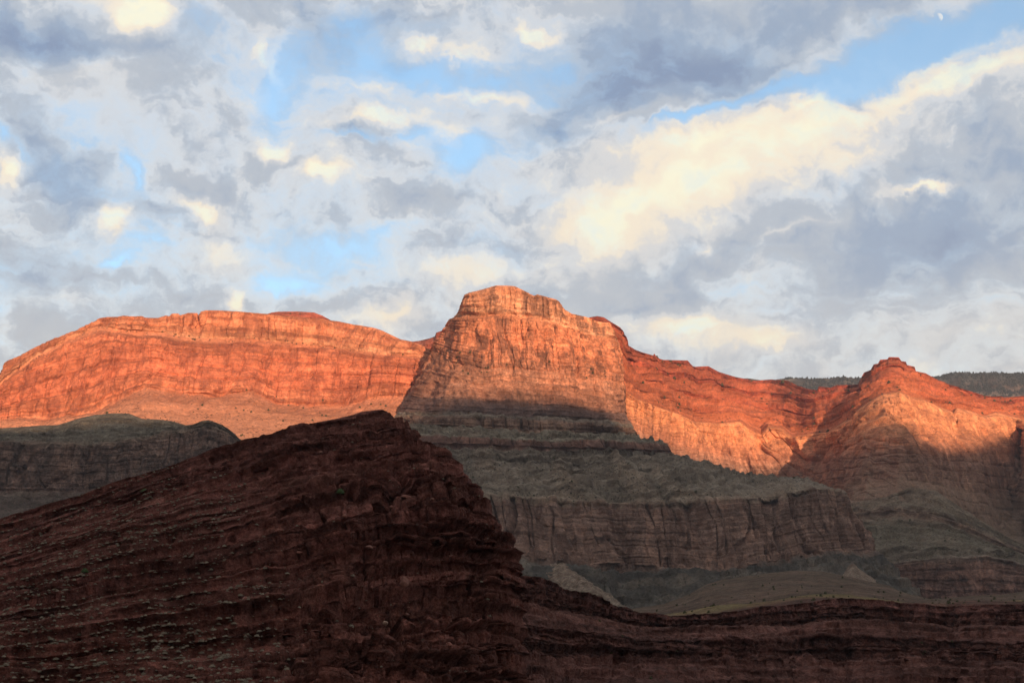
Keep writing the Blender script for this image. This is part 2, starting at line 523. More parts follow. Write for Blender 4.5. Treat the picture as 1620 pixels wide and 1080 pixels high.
# ------------------------------------------------------------------ rock materials
def rock(name, stops, size=1.0, streak=0.6, streak_col=(0.05, 0.03, 0.025), band=0.35, veg=(0.07, 0.075, 0.045), veg_amt=0.5,
         speck=1.0, bump=0.5, slope_col=None, scree_col=(.27, .22, .17), tan_amt=0.5, grain=0.38, line=0.42, patch=0.3, fine=1.0, band_freq=1.0):
    """size: metres of a mid-scale feature"""
    m = bpy.data.materials.new(name)
    m.use_nodes = True
    T = NT(m.node_tree)
    T.n.clear()
    o = T.node('ShaderNodeOutputMaterial')
    bs = T.node('ShaderNodeBsdfPrincipled')
    bs.inputs['Roughness'].default_value = 0.92
    bs.inputs['Specular IOR Level'].default_value = 0.08
    T.l.new(bs.outputs[0], o.inputs[0])
    geo = T.node('ShaderNodeNewGeometry')
    pos = T.vmath('SCALE', geo.outputs['Position'], scale=1.0 / size)
    sp = T.node('ShaderNodeSeparateXYZ')
    T.l.new(pos, sp.inputs[0])
    st, clf, bed = T.attr('strat'), T.attr('cliff'), T.attr('bed')
    bedn = T.math('MULTIPLY', bed, 1.0 / size)
    n1 = T.noise(pos, 0.25, 5)
    stw = T.math('ADD', st, T.math('MULTIPLY', T.math('SUBTRACT', n1, 0.5), 0.022))
    col = T.ramp(stw, stops)
    # fans of pale scree, and large patches of bare or scrubby ground on the slopes
    inv0 = T.math('SUBTRACT', 1.0, clf, clamp=True)
    n0 = T.noise(T.xyz(sp.outputs[0], sp.outputs[1], T.math('MULTIPLY', sp.outputs[2], 0.6)), 0.13, 5, 0.6)
    sc = T.math('ADD', T.attr('scree'), T.math('MULTIPLY', inv0, T.maprange(n0, 0.5, 0.68, 0.0, 0.5)), clamp=True)
    col = T.mix(sc, col, scree_col)
    # beds: thin light and dark layers that follow the strata
    bv = T.xyz(T.math('MULTIPLY', sp.outputs[0], 0.035), T.math('MULTIPLY', sp.outputs[1], 0.035),
               T.math('ADD', T.math('MULTIPLY', bedn, 1.1 * band_freq), T.math('MULTIPLY', n1, 0.3)))
    nb = T.noise(bv, 1.0, 7, 0.7)
    bfac = T.maprange(nb, 0.37, 0.63, 1 - band, 1 + band)
    col = T.mix(1.0, col, T.xyz(bfac, bfac, bfac), 'MULTIPLY')
    # patches of fresh and weathered rock
    n2 = T.noise(pos, 0.55, 6, 0.6)
    pf = T.maprange(n2, 0.38, 0.62, 1 - patch, 1 + patch)
    col = T.mix(1.0, col, T.xyz(pf, T.math('POWER', pf, 1.15), T.math('POWER', pf, 1.2)), 'MULTIPLY')
    # joints, and shade under the ledges painted in: thin dark lines along the beds and down the faces
    lv = T.xyz(T.math('MULTIPLY', sp.outputs[0], 0.16), T.math('MULTIPLY', sp.outputs[1], 0.16), T.math('MULTIPLY', bedn, 2.0 * band_freq))
    nl = T.noise(lv, 1.0, 4, 0.6, dist=0.3)
    ledge = T.maprange(T.math('ABSOLUTE', T.math('SUBTRACT', nl, 0.5)), 0.0, 0.055, 1.0, 0.0, smooth=True)
    jv = T.xyz(T.math('MULTIPLY', sp.outputs[0], 1.9), T.math('MULTIPLY', sp.outputs[1], 1.9), T.math('MULTIPLY', bedn, 0.35))
    nj = T.noise(jv, 1.0, 4, 0.6, dist=0.3)
    joint = T.math('MULTIPLY', T.maprange(T.math('ABSOLUTE', T.math('SUBTRACT', nj, 0.5)), 0.0, 0.035, 1.0, 0.0, smooth=True), T.math('MAXIMUM', clf, 0.1))
    lines = T.math('MULTIPLY', T.math('MAXIMUM', T.math('MULTIPLY', ledge, T.math('MAXIMUM', clf, 0.45)), joint), T.maprange(T.noise(pos, 0.8, 3), 0.4, 0.6, 0.15, 1.0))
    lf = T.math('SUBTRACT', 1.0, T.math('MULTIPLY', lines, line))
    col = T.mix(1.0, col, T.xyz(lf, lf, lf), 'MULTIPLY')
    # desert varnish streaks down the cliffs
    sv = T.xyz(sp.outputs[0], sp.outputs[1], T.math('MULTIPLY', sp.outputs[2], 0.12))
    ns = T.noise(sv, 1.3, 6, 0.68)
    big = T.noise(pos, 0.16, 3)
    smask = T.math('MULTIPLY', T.maprange(ns, 0.53, 0.60, smooth=True), T.maprange(big, 0.40, 0.62, 0.15, 1.0))
    ns2 = T.noise(T.xyz(T.math('MULTIPLY', sp.outputs[0], .4), T.math('MULTIPLY', sp.outputs[1], .4), T.math('MULTIPLY', sp.outputs[2], 0.11)), 1.0, 5, 0.65)
    smask = T.math('MAXIMUM', smask, T.math('MULTIPLY', T.maprange(ns2, 0.52, 0.57, smooth=True), 0.85))
    smask = T.math('MULTIPLY', T.math('MULTIPLY', smask, clf), streak, clamp=True)
    tanm = T.math('MULTIPLY', T.maprange(ns2, 0.45, 0.41, smooth=True), T.math('MULTIPLY', clf, tan_amt))
    col = T.mix(tanm, col, T.mix(1.0, col, (1.55, 1.45, 1.35), 'MULTIPLY'))
    col = T.mix(smask, col, streak_col)
    # slopes: talus and low scrub
    inv = T.math('SUBTRACT', 1.0, clf, clamp=True)
    if slope_col:
        col = T.mix(T.math('MULTIPLY', inv, 0.55), col, slope_col)
    vor = T.node('ShaderNodeTexVoronoi')
    T.l.new(pos, vor.inputs['Vector'])
    vor.inputs['Scale'].default_value = 2.2 * speck
    vor.inputs['Randomness'].default_value = 1.0
    vm = T.maprange(vor.outputs['Distance'], 0.26, 0.36, 1.0, 0.0, smooth=True)
    vm = T.math('MULTIPLY', vm, T.maprange(T.noise(pos, 0.9, 4), 0.40, 0.6, 0.0, 1.0))
    vm = T.math('MULTIPLY', T.math('MULTIPLY', vm, T.math('MAXIMUM', inv, 0.12)), veg_amt, clamp=True)
    col = T.mix(vm, col, veg)
    # pale boulders and fresh scree
    vr2 = T.node('ShaderNodeTexVoronoi')
    T.l.new(pos, vr2.inputs['Vector'])
    vr2.inputs['Scale'].default_value = 3.1 * speck
    pm = T.math('MULTIPLY', T.maprange(vr2.outputs['Distance'], 0.12, 0.26, 1.0, 0.0), T.maprange(T.noise(pos, 0.7, 3), 0.5, 0.62, 0.0, 0.6))
    lighter = T.mix(1.0, col, (1.7, 1.65, 1.6), 'MULTIPLY')
    col = T.mix(T.math('MULTIPLY', pm, T.math('MAXIMUM', inv, 0.25), clamp=True), col, lighter)
    n3 = T.noise(pos, 2.6 * fine, 5, 0.75)
    gf = T.maprange(n3, 0.36, 0.64, 1 - grain, 1 + grain)
    col = T.mix(1.0, col, T.xyz(gf, gf, gf), 'MULTIPLY')
    T.l.new(col, bs.inputs['Base Color'])
    # relief too fine for the mesh
    hh = T.math('ADD', T.math('MULTIPLY', nb, 0.9), T.math('MULTIPLY', T.noise(pos, 2.5 * fine, 7, 0.65), 0.9))
    hh = T.math('ADD', hh, T.math('MULTIPLY', T.math('MULTIPLY', ns, clf), 0.9))
    hh = T.math('SUBTRACT', hh, T.math('MULTIPLY', lines, 0.45))
    bp = T.node('ShaderNodeBump')
    bp.inputs['Strength'].default_value = bump
    bp.inputs['Distance'].default_value = size * 0.5
    T.l.new(hh, bp.inputs['Height'])
    T.l.new(bp.outputs[0], bs.inputs['Normal'])
    return m


def rows_stops(n, cols):
    """one colour per control row (0..n-1) -> ramp stops"""
    return [(min(1.0, max(0.0, p / (n - 1))), c) for p, c in cols]


# ------------------------------------------------------------------ FAR RIM
def disp_far(P, bed, cl, v, u):
    X, Y, Z = P[..., 0], P[..., 1], P[..., 2]
    h = 60 * ridge(X / 420, Y / 420, Z / 1500, 3) + 14 * blocky(bed, X, Y, 38, 120, 2)
    h *= np.clip(v / 0.3, 0, 1)
    return h, None


m_far = rock("far_rim_rock", [(0, (.025, .032, .036)), (.2, (.035, .04, .042)), (.35, (.085, .07, .065)), (.6, (.06, .052, .05)), (1, (.07, .05, .05))],  # cloud shade over the rim is put into these dark tones
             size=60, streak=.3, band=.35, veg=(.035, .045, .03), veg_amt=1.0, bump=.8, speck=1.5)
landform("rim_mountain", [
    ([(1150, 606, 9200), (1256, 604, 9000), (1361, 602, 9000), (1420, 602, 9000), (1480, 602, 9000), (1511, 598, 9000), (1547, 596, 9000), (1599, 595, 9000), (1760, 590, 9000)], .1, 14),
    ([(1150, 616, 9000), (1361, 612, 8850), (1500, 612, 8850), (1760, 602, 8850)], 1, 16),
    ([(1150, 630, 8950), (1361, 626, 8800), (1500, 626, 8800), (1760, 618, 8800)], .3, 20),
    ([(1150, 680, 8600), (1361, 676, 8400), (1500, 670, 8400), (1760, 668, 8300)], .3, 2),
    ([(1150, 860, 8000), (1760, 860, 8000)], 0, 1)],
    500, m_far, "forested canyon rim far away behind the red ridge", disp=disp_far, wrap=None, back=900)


# ------------------------------------------------------------------ SUPAI SLOPE (deep red, upper right)
def disp_supai(P, bed, cl, v, u):
    X, Y, Z = P[..., 0], P[..., 1], P[..., 2]
    t = np.clip(v / 0.9, 0.04, 1)
    h = 9 * blocky(bed, X, Y, 26, 60, 1) + 5 * blocky(bed, X, Y, 9, 26, 4) + 16 * fbm(X / 130, Y / 130, Z / 160, 4)
    h -= 12 * np.clip(ridge(X / 90, Y / 160, 0.5, 2) - 0.62, 0, 1)
    e = np.clip((NSUP - v) / .6, 0, 1)
    dz = (terr(bed, X, Y, 30, 2, .25) + terr(bed, X, Y, 12, 3, .3)) * np.clip(v / .4, 0, 1) * e * .8
    return h * t * e, None, dz


supai_top = [(925, 508, 3350), (932, 502, 3350), (945, 500, 3350), (955, 502, 3360), (966, 509, 3380), (981, 518, 3400), (985, 523, 3400), (987.5, 540, 3420),
             (992, 545, 3450), (1005, 553, 3550), (1015, 557, 3600), (1033, 562, 3700), (1035, 559, 3720), (1040, 566, 3750), (1049, 569, 3800),
             (1088, 570, 4000), (1092, 575, 4050), (1097, 580, 4050), (1121, 579, 4150), (1137, 588, 4250), (1163, 596, 4400), (1194, 602, 4500),
             (1220, 600, 4500), (1247, 602, 4400), (1260, 609, 4350), (1278, 615, 4250), (1293, 617, 4200), (1295, 611, 4200), (1314, 613, 4180),
             (1324, 609, 4170), (1356, 608, 4160), (1362, 605, 4150), (1363.5, 596, 4150), (1367, 589, 4150), (1380, 584, 4120), (1382, 576, 4110),
             (1390, 575, 4100), (1392, 569, 4100), (1404, 568, 4100), (1406, 564.5, 4100), (1422, 565, 4100), (1426, 571, 4100), (1433, 572, 4110),
             (1435, 577, 4110), (1447, 580, 4130), (1449, 587, 4140), (1464, 590, 4160), (1475, 596, 4180), (1479, 600, 4200), (1511, 611, 4260),
             (1558, 626, 4350), (1589, 629, 4400), (1620, 626, 4450), (1730, 618, 4500)]
contact = [(925, 612, 2980), (988, 619, 3080), (1007, 632, 3150), (1041, 645, 3350), (1072, 655, 3550), (1098, 668, 3700), (1137, 671, 3800), (1171, 668, 3870),
           (1186, 681, 3880), (1204, 689, 3880), (1215, 675, 3880), (1239, 680, 3860), (1252, 693, 3820), (1280, 688, 3790), (1309, 685, 3760),
           (1337, 667, 3680), (1348, 664, 3620), (1355, 651, 3590), (1376, 636, 3540), (1397, 625, 3500), (1423, 621, 3480), (1438, 628, 3500),
           (1459, 633, 3540), (1485, 644, 3600), (1508, 654, 3680), (1514, 647, 3700), (1534, 651, 3760), (1555, 659, 3820), (1576, 654, 3880),
           (1612, 663, 3940), (1640, 668, 3900), (1730, 668, 3800)]


def lerp_rows(a, b, t, n=60):
    """row part-way between two knot lists"""
    a, b = np.array(a, float), np.array(b, float)
    x0 = a[0, 0] * (1 - t) + b[0, 0] * t
    x1 = a[-1, 0] * (1 - t) + b[-1, 0] * t
    xs = np.linspace(x0, x1, n)
    s = (xs - x0) / (x1 - x0)
    xa = a[0, 0] + (a[-1, 0] - a[0, 0]) * s
    xb = b[0, 0] + (b[-1, 0] - b[0, 0]) * s
    g = lambda k, x, c: np.interp(x, k[:, 0], k[:, c])
    return [(x, g(a, p, 1) * (1 - t) + g(b, q, 1) * t, g(a, p, 2) * (1 - t) + g(b, q, 2) * t) for x, p, q in zip(xs, xa, xb)]


NSUP = 8.0


def lerp2(ty, tD, n=420):
    """row part-way down the red slope: ty of the way in height on the slope, tD of the way out towards the viewer"""
    def soft(k, w):
        k = np.array(k, float)
        xs = np.linspace(k[0, 0], k[-1, 0], 400)
        n2 = int(w / (xs[1] - xs[0])) | 1
        g = lambda c: np.convolve(np.pad(np.interp(xs, k[:, 0], k[:, c]), n2 // 2, mode='edge'), np.ones(n2) / n2, 'valid')
        return list(zip(xs, g(1), g(2)))
    st_, sc_ = soft(supai_top, 5), soft(contact, 120 * (1 - .75 * ty))
    a, b = lerp_rows(st_, sc_, ty, n), lerp_rows(supai_top, contact, tD, n)
    return [(p[0], p[1], q[2]) for p, q in zip(a, b)]


supai_low = [(x, y + 12, D + 25) for x, y, D in contact]
m_supai = rock("supai_red_rock", [(0, (.27, .065, .042)), (.15, (.31, .075, .046)), (.35, (.36, .09, .05)), (.55, (.42, .115, .06)), (.8, (.47, .15, .075)), (1, (.52, .19, .095))],
               size=22, streak=.3, streak_col=(.16, .04, .03), band=.42, grain=.25, patch=.2, veg=(.07, .06, .04), veg_amt=.6, bump=.7, slope_col=(.42, .14, .07), scree_col=(.48, .17, .085), band_freq=1.6, line=.55)
landform("supai_mountain", [
    (supai_top, 1, 14),
    (lerp2(.12, .03), .4, 16),
    (lerp2(.24, .26), 1, 12),
    (lerp2(.33, .29), .2, 22),
    (lerp2(.52, .58), 1, 12),
    (lerp2(.61, .61), .2, 14),
    (lerp2(.74, .78), 1, 8),
    (lerp2(.79, .80), .1, 28),
    (contact, .1, 4), (supai_low, 0, 1)],
    1150, m_supai, "deep red terraced upper slope with a stepped peak on its ridge", density=1.3, disp=disp_supai, cove=(25, 70, .5, 0), wrap=(60, 60), back=500, wig=2)


# ------------------------------------------------------------------ RIGHT REDWALL: amphitheatre cliff and spur
def disp_redwall(P, bed, cl, v, u):
    X, Y, Z = P[..., 0], P[..., 1], P[..., 2]
    warp = 25 * vn(X / 90, Y / 90, Z / 120)
    a = (X + .5 * Y + warp)
    fl = ridge(a / 46, 0.3, Z / 700, 3)
    h_c = 16 * (fl - .5) - 8 * np.clip(1 - np.abs(vn(a / 17, .3, Z / 150)) / .09, 0, 1) + 8 * fbm(a / 20, Y / 60, Z / 160, 3) + 7 * blocky(bed, X, Y, 30, 34, 3) + 14 * fbm(X / 140, Y / 140, Z / 170, 3)
    h_s = 8 * fbm(X / 60, Y / 60, Z / 60, 4) + 5 * blocky(bed, X, Y, 11, 30, 6)
    h = h_c * cl + h_s * (1 - cl)
    return h * np.clip(v / 0.12, 0.0, 1), None


m_redwall = rock("redwall_limestone", [(0, (.70, .30, .15)), (.10, (.70, .30, .15)), (.2, (.52, .23, .135)), (.27, (.35, .2, .145)), (.42, (.30, .19, .14)), (.6, (.25, .18, .14)), (.8, (.2, .17, .13)), (1, (.2, .18, .14))],  # darker, greyer stops below the top also carry the spur's shade
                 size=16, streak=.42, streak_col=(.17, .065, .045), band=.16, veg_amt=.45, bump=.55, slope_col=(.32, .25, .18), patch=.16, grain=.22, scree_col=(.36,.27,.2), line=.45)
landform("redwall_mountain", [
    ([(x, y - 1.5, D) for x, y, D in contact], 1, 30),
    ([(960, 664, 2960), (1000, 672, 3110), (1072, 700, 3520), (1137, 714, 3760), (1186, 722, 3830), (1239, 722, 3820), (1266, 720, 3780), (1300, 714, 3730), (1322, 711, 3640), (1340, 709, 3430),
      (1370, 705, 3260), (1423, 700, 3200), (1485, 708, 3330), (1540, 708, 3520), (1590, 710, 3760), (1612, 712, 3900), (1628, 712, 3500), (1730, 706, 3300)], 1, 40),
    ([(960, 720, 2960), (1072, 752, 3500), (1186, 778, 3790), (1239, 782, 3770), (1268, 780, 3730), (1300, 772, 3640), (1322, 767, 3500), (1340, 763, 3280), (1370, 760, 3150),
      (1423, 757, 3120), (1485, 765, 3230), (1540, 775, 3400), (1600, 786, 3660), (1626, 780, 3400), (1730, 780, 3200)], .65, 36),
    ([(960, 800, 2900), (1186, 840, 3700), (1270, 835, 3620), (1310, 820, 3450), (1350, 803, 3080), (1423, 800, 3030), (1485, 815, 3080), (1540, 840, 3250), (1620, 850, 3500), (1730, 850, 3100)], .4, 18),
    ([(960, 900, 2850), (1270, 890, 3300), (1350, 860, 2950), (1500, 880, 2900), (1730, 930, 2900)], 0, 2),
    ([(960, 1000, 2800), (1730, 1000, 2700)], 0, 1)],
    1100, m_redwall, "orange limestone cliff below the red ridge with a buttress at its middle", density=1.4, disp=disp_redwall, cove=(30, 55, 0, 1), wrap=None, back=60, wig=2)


# ------------------------------------------------------------------ RIGHT VALLEY SLOPE under the spur
def disp_slope(P, bed, cl, v, u):
    X, Y, Z = P[..., 0], P[..., 1], P[..., 2]
    a = X + .4 * Y
    h_s = -11 * (ridge(a / 50, Z / 260, .4, 3) - .5) - 4 * ridge(a / 17, Z / 90, .9, 2) + 4 * fbm(X / 14, Y / 14, Z / 14, 3) + 3.5 * blocky(bed, X, Y, 10, 30, 5)
    h_c = 11 * (ridge(a / 34, .2, Z / 500, 3) - .5) + 7 * blocky(bed, X, Y, 17, 24, 2) + 4 * fbm(a / 12, Y / 30, Z / 60, 3)
    dz = (terr(bed, X, Y, 16, 2, .25) + terr(bed, X, Y, 7, 3, .3)) * (1 - .8 * cl) * np.clip(v / .2, 0, 1)
    return (h_c * cl + h_s * (1 - cl)) * np.clip(v / .06, .3, 1), None, dz


GREEN1 = (.2, .165, .135)
m_valley = rock("valley_slope_rock", rows_stops(7, [(0, (.26, .2, .15)), (1, (.2, .17, .13)), (2, (.25, .16, .12)), (2.3, (.16, .15, .115)), (4, GREEN1), (4.2, (.22, .13, .10)), (5, (.2, .12, .1)), (6, (.13, .13, .09))]),
                size=14, streak=.5, veg=(.075, .085, .055), veg_amt=.75, bump=.8, band=.3, slope_col=(.19, .165, .125), speck=1.2, scree_col=(.3, .21, .16), line=.5, grain=.28)
landform("valley_hill", [
    ([(1250, 815, 3200), (1340, 796, 3120), (1400, 786, 3060), (1440, 770, 3030), (1480, 776, 2990), (1510, 795, 2950), (1540, 815, 2920), (1600, 852, 2860), (1660, 880, 2830), (1740, 900, 2800)], .3, 14),
    ([(1250, 822, 3150), (1340, 806, 3060), (1423, 800, 2990), (1480, 808, 2930), (1540, 830, 2860), (1600, 864, 2810), (1740, 910, 2760)], .9, 12),
    ([(1250, 835, 3120), (1340, 820, 3030), (1423, 813, 2960), (1480, 822, 2900), (1540, 842, 2830), (1600, 872, 2790), (1740, 918, 2740)], 0, 40),
    ([(1250, 880, 2900), (1380, 866, 2800), (1480, 868, 2700), (1560, 870, 2640), (1620, 880, 2620), (1740, 900, 2600)], 0, 20),
    ([(1250, 905, 2800), (1380, 898, 2700), (1430, 888, 2620), (1480, 882, 2580), (1560, 878, 2560), (1620, 888, 2540), (1740, 900, 2500)], 1, 34),
    ([(1250, 945, 2750), (1380, 930, 2660), (1440, 945, 2590), (1500, 948, 2540), (1620, 945, 2500), (1740, 945, 2460)], 0, 6),
    ([(1250, 1010, 2500), (1740, 1010, 2300)], 0, 1)],
    700, m_valley, "grey-green ledgy slope falling into the side valley", density=1.2, disp=disp_slope, cove=(45, 80), wrap=None, back=60, wig=3)


# ------------------------------------------------------------------ LEFT WALL
def disp_left(P, bed, cl, v, u):
    X, Y, Z = P[..., 0], P[..., 1], P[..., 2]
    a = X - .3 * Y + 22 * vn(X / 80, Y / 80, Z / 120)
    h_c = 12 * (ridge(a / 52, .7, Z / 600, 3) - .5) - 6 * np.clip(1 - np.abs(vn(a / 21, .3, Z / 160)) / .08, 0, 1) + 6 * fbm(a / 15, Y / 60, Z / 130, 3) + 9 * blocky(bed, X, Y, 34, 46, 1) + 5 * blocky(bed, X, Y, 13, 28, 8) \
        + 13 * fbm(X / 150, Y / 150, Z / 150, 3)
    h_s = -8 * (ridge(a / 45, Z / 260, .4, 3) - .5) + 3 * fbm(X / 16, Y / 16, Z / 16, 4)
    return (h_c * cl + h_s * (1 - cl)) * np.clip(v / .1, .15, 1), None


m_left = rock("left_wall_limestone", rows_stops(7, [(0, (.56, .215, .115)), (.8, (.57, .23, .12)), (1.0, (.68, .35, .2)), (1.2, (.56, .21, .11)), (2.6, (.52, .165, .088)),
                                                    (3.0, (.58, .22, .12)), (3.2, (.48, .2, .12)), (4, (.47, .22, .135)), (5, (.42, .27, .19)), (6, (.3, .25, .18))]),
              size=16, streak=.5, streak_col=(.23, .07, .045), band=.36, veg=(.10, .06, .04), veg_amt=1.0, bump=.6, slope_col=(.47, .21, .125), scree_col=(.50, .26, .16), patch=.16, line=.38, grain=.2, tan_amt=.25)
rim = [(-110, 650, 2880), (-30, 614, 2910), (0, 596, 2930), (10, 591, 2935), (11, 584, 2935), (13, 578, 2940), (20, 568, 2940), (30, 563, 2945), (38, 561, 2950), (40, 558, 2950), (50, 552, 2955), (60, 547, 2960),
       (75, 541, 2970), (88, 537, 2975), (90, 534, 2975), (105, 529, 2985), (120, 524, 2990), (130, 517, 3000), (145, 511, 3010), (157, 503, 3020),
       (170, 501, 3025), (185, 501, 3035), (195, 499, 3040), (210, 501, 3045), (222, 500, 3050), (232, 503, 3060), (250, 503, 3070), (262, 499, 3080),
       (268, 500, 3080), (272, 496, 3080), (282, 496, 3085), (285, 499, 3100), (298, 495, 3090), (312, 495, 3095), (314, 499, 3110), (318, 493, 3095), (325, 491, 3095), (345, 491, 3105), (365, 492, 3115), (400, 495, 3130), (425, 497, 3145),
       (470, 501, 3170), (510, 504, 3200), (524, 507, 3210), (535, 508, 3215), (560, 513, 3230), (590, 518, 3220), (605, 523, 3215), (620, 530, 3205), (635, 537, 3200),
       (652, 540, 3195), (665, 545, 3190), (680, 553, 3190), (720, 570, 3190)]
landform("canyon_mountain", [
    (rim, 1, 26),
    ([(-110, 662, 2860), (0, 612, 2910), (60, 562, 2940), (120, 533, 2970), (160, 519, 3000), (210, 528, 3025), (270, 530, 3060), (320, 535, 3075), (400, 537, 3110), (500, 548, 3170), (600, 560, 3170), (660, 565, 3160), (720, 590, 3160)], .25, 6),
    ([(-110, 668, 2850), (0, 618, 2895), (60, 568, 2925), (120, 540, 2950), (160, 527, 2980), (210, 536, 3005), (270, 540, 3035), (320, 545, 3055), (400, 544, 3095), (500, 553, 3160), (600, 564, 3160), (660, 569, 3145), (720, 594, 3140)], 1, 70),
    ([(-110, 690, 2830), (0, 664, 2850), (60, 662, 2860), (120, 658, 2870), (150, 650, 2880), (170, 636, 2900), (230, 616, 2930), (280, 623, 2950), (345, 630, 2980), (400, 621, 3010), (440, 640, 3040), (490, 641, 3070), (550, 643, 3090), (600, 628, 3100), (650, 628, 3100), (720, 628, 3100)], .45, 26),
    ([(-110, 700, 2800), (0, 674, 2810), (100, 669, 2820), (170, 652, 2820), (230, 644, 2840), (300, 652, 2860), (400, 655, 2900), (500, 662, 2950), (600, 652, 3020), (720, 652, 3120)], 0, 44),
    ([(-110, 760, 2650), (200, 715, 2620), (300, 720, 2600), (400, 725, 2600), (600, 725, 2700), (720, 725, 2850)], 0, 4),
    ([(-110, 860, 2300), (720, 860, 2300)], 0, 1)],
    1150, m_left, "long sunlit orange canyon wall across the left of the view", density=1.25, disp=disp_left, cove=(22, 60), wrap=None, back=300, wig=1.2)

m_knoll = rock("knoll_red_rock", [(0, (.32, .08, .05)), (.5, (.45, .12, .065)), (1, (.5, .17, .1))], size=14, streak=.2, band=.4, veg_amt=.6, bump=.5)
landform("knoll_hill", [
    ([(415, 500, 3450), (424, 496, 3440), (430, 494, 3440), (440, 493, 3440), (470, 492.5, 3440), (497, 494, 3440), (510, 499, 3445), (524, 507, 3450), (532, 511, 3460)], .5, 14),
    ([(405, 506, 3330), (540, 518, 3330)], 0, 3), ([(405, 560, 3320), (540, 560, 3320)], 0, 1)],
    160, m_knoll, "low dark red knoll on top of the canyon wall", disp=lambda P, b, c, v, u: (6 * fbm(P[..., 0] / 30, P[..., 1] / 30, P[..., 2] / 30, 3) * np.clip(v, .1, 1), None),
    wrap=(30, 30), back=80, wig=1)
landform("saddle_hill", [
    ([(630, 545, 3650), (645, 541, 3600), (663, 539, 3550), (680, 535, 3500), (688, 532, 3480), (690, 526, 3460), (699, 523, 3440), (730, 515, 3420)], .4, 20),
    ([(630, 575, 3400), (730, 575, 3300)], 0, 3), ([(630, 620, 3380), (730, 620, 3280)], 0, 1)],
    160, m_knoll, "dark red saddle between the canyon wall and the great butte", disp=lambda P, b, c, v, u: (8 * fbm(P[..., 0] / 30, P[..., 1] / 30, P[..., 2] / 30, 4) * np.clip(v * 3, .1, 1), None),
    wrap=(30, 30), back=80, wig=1)


# ------------------------------------------------------------------ CENTRAL BUTTE and its lower cliff
def disp_butte(P, bed, cl, v, u):
    X, Y, Z = P[..., 0], P[..., 1], P[..., 2]
    a = X + .35 * Y + 20 * vn(X / 80, Y / 80, Z / 110)
    fl = ridge(a / 44, .1, Z / 700, 3)
    upper = np.clip((7.2 - v) / .6, 0, 1)
    low = np.clip((v - 11.5) / .5, 0, 1)
    h_c = (15 * (fl - .5) + 7 * fbm(a / 16, Y / 60, Z / 130, 3)) * (1 - .5 * np.clip(v - 3.5, 0, 1) * upper) + 6 * blocky(bed, X, Y, 24, 30, 1) + 4.5 * blocky(bed, X, Y, 8, 18, 8) \
        + 12 * fbm(X / 130, Y / 130, Z / 140, 3)
    col = ridge((X + .2 * Y) / 20, .3, Z / 900, 2)
    jn = (X + .2 * Y) / 15 + .35 * vn(X / 40, Y / 40, Z / 60)
    jn2 = (X + .2 * Y) / 38 + .3 * vn(X / 60, Y / 60, Z / 90)
    cracks = -9 * np.clip(1 - np.abs(vn(jn, .3, Z / 120)) / .10, 0, 1) - 14 * np.clip(1 - np.abs(vn(jn2, .6, Z / 200)) / .10, 0, 1)
    h_c = h_c * (1 - .45 * low) + (13 * (col - .5) + 18 * (ridge((X + .2 * Y) / 62, .8, Z / 900, 2) - .5) + cracks) * low
    h_c = h_c + .45 * cracks * (v > 1.9) * (v < 3.2)
    mid_ = (v > 5.8) & (v < 9.1)
    h_c = h_c * (1 - .4 * mid_) + (.7 * cracks + 7 * (ridge((X + .2 * Y) / 30, .8, Z / 900, 2) - .4)) * mid_
    h_s = -13 * (ridge((X + .3 * Y) / 60, Z / 320, .4, 3) - .5) - 5 * ridge((X + .2 * Y) / 19, Z / 90, .9, 2) + 4 * fbm(X / 14, Y / 14, Z / 14, 3) + 6 * blocky(bed, X, Y, 13, 45, 3) + 3 * blocky(bed, X, Y, 6, 20, 5)
    h = (h_c * cl + h_s * (1 - cl)) * np.clip(v / .12, .12, 1)
    sc = 0 * h
    for (x0, y0, x1, y1, D0_, D1_, w) in SPURS:
        a0, a1 = at(x0, y0, D0_), at(x1, y1, D1_)
        t = np.clip((a0[2] - Z) / (a0[2] - a1[2]), -.2, 1.2)
        inside = np.clip(t / .12, 0, 1) * np.clip((1.08 - t) / .1, 0, 1)
        cx = a0[0] + (a1[0] - a0[0]) * t + 5 * vn(Z / 20, x0, .5)
        wd = w * (.5 + .9 * np.clip(t, 0, 1))
        g_ = np.clip(1 - np.abs(X - cx) / wd, 0, 1)
        h = h + 9 * g_ * inside * (1 - cl)
        sc = np.maximum(sc, np.clip(g_ * 2.2, 0, 1) * inside * (1 - cl) * (.75 + .25 * vn(X / 6, Y / 6, Z / 6)))
    dz = (terr(bed, X, Y, 17, 7, .22) + terr(bed, X, Y, 7.5, 8, .3)) * (1 - .8 * cl) * np.clip((v - 3) / .2, 0, 1)
    return h, sc, dz


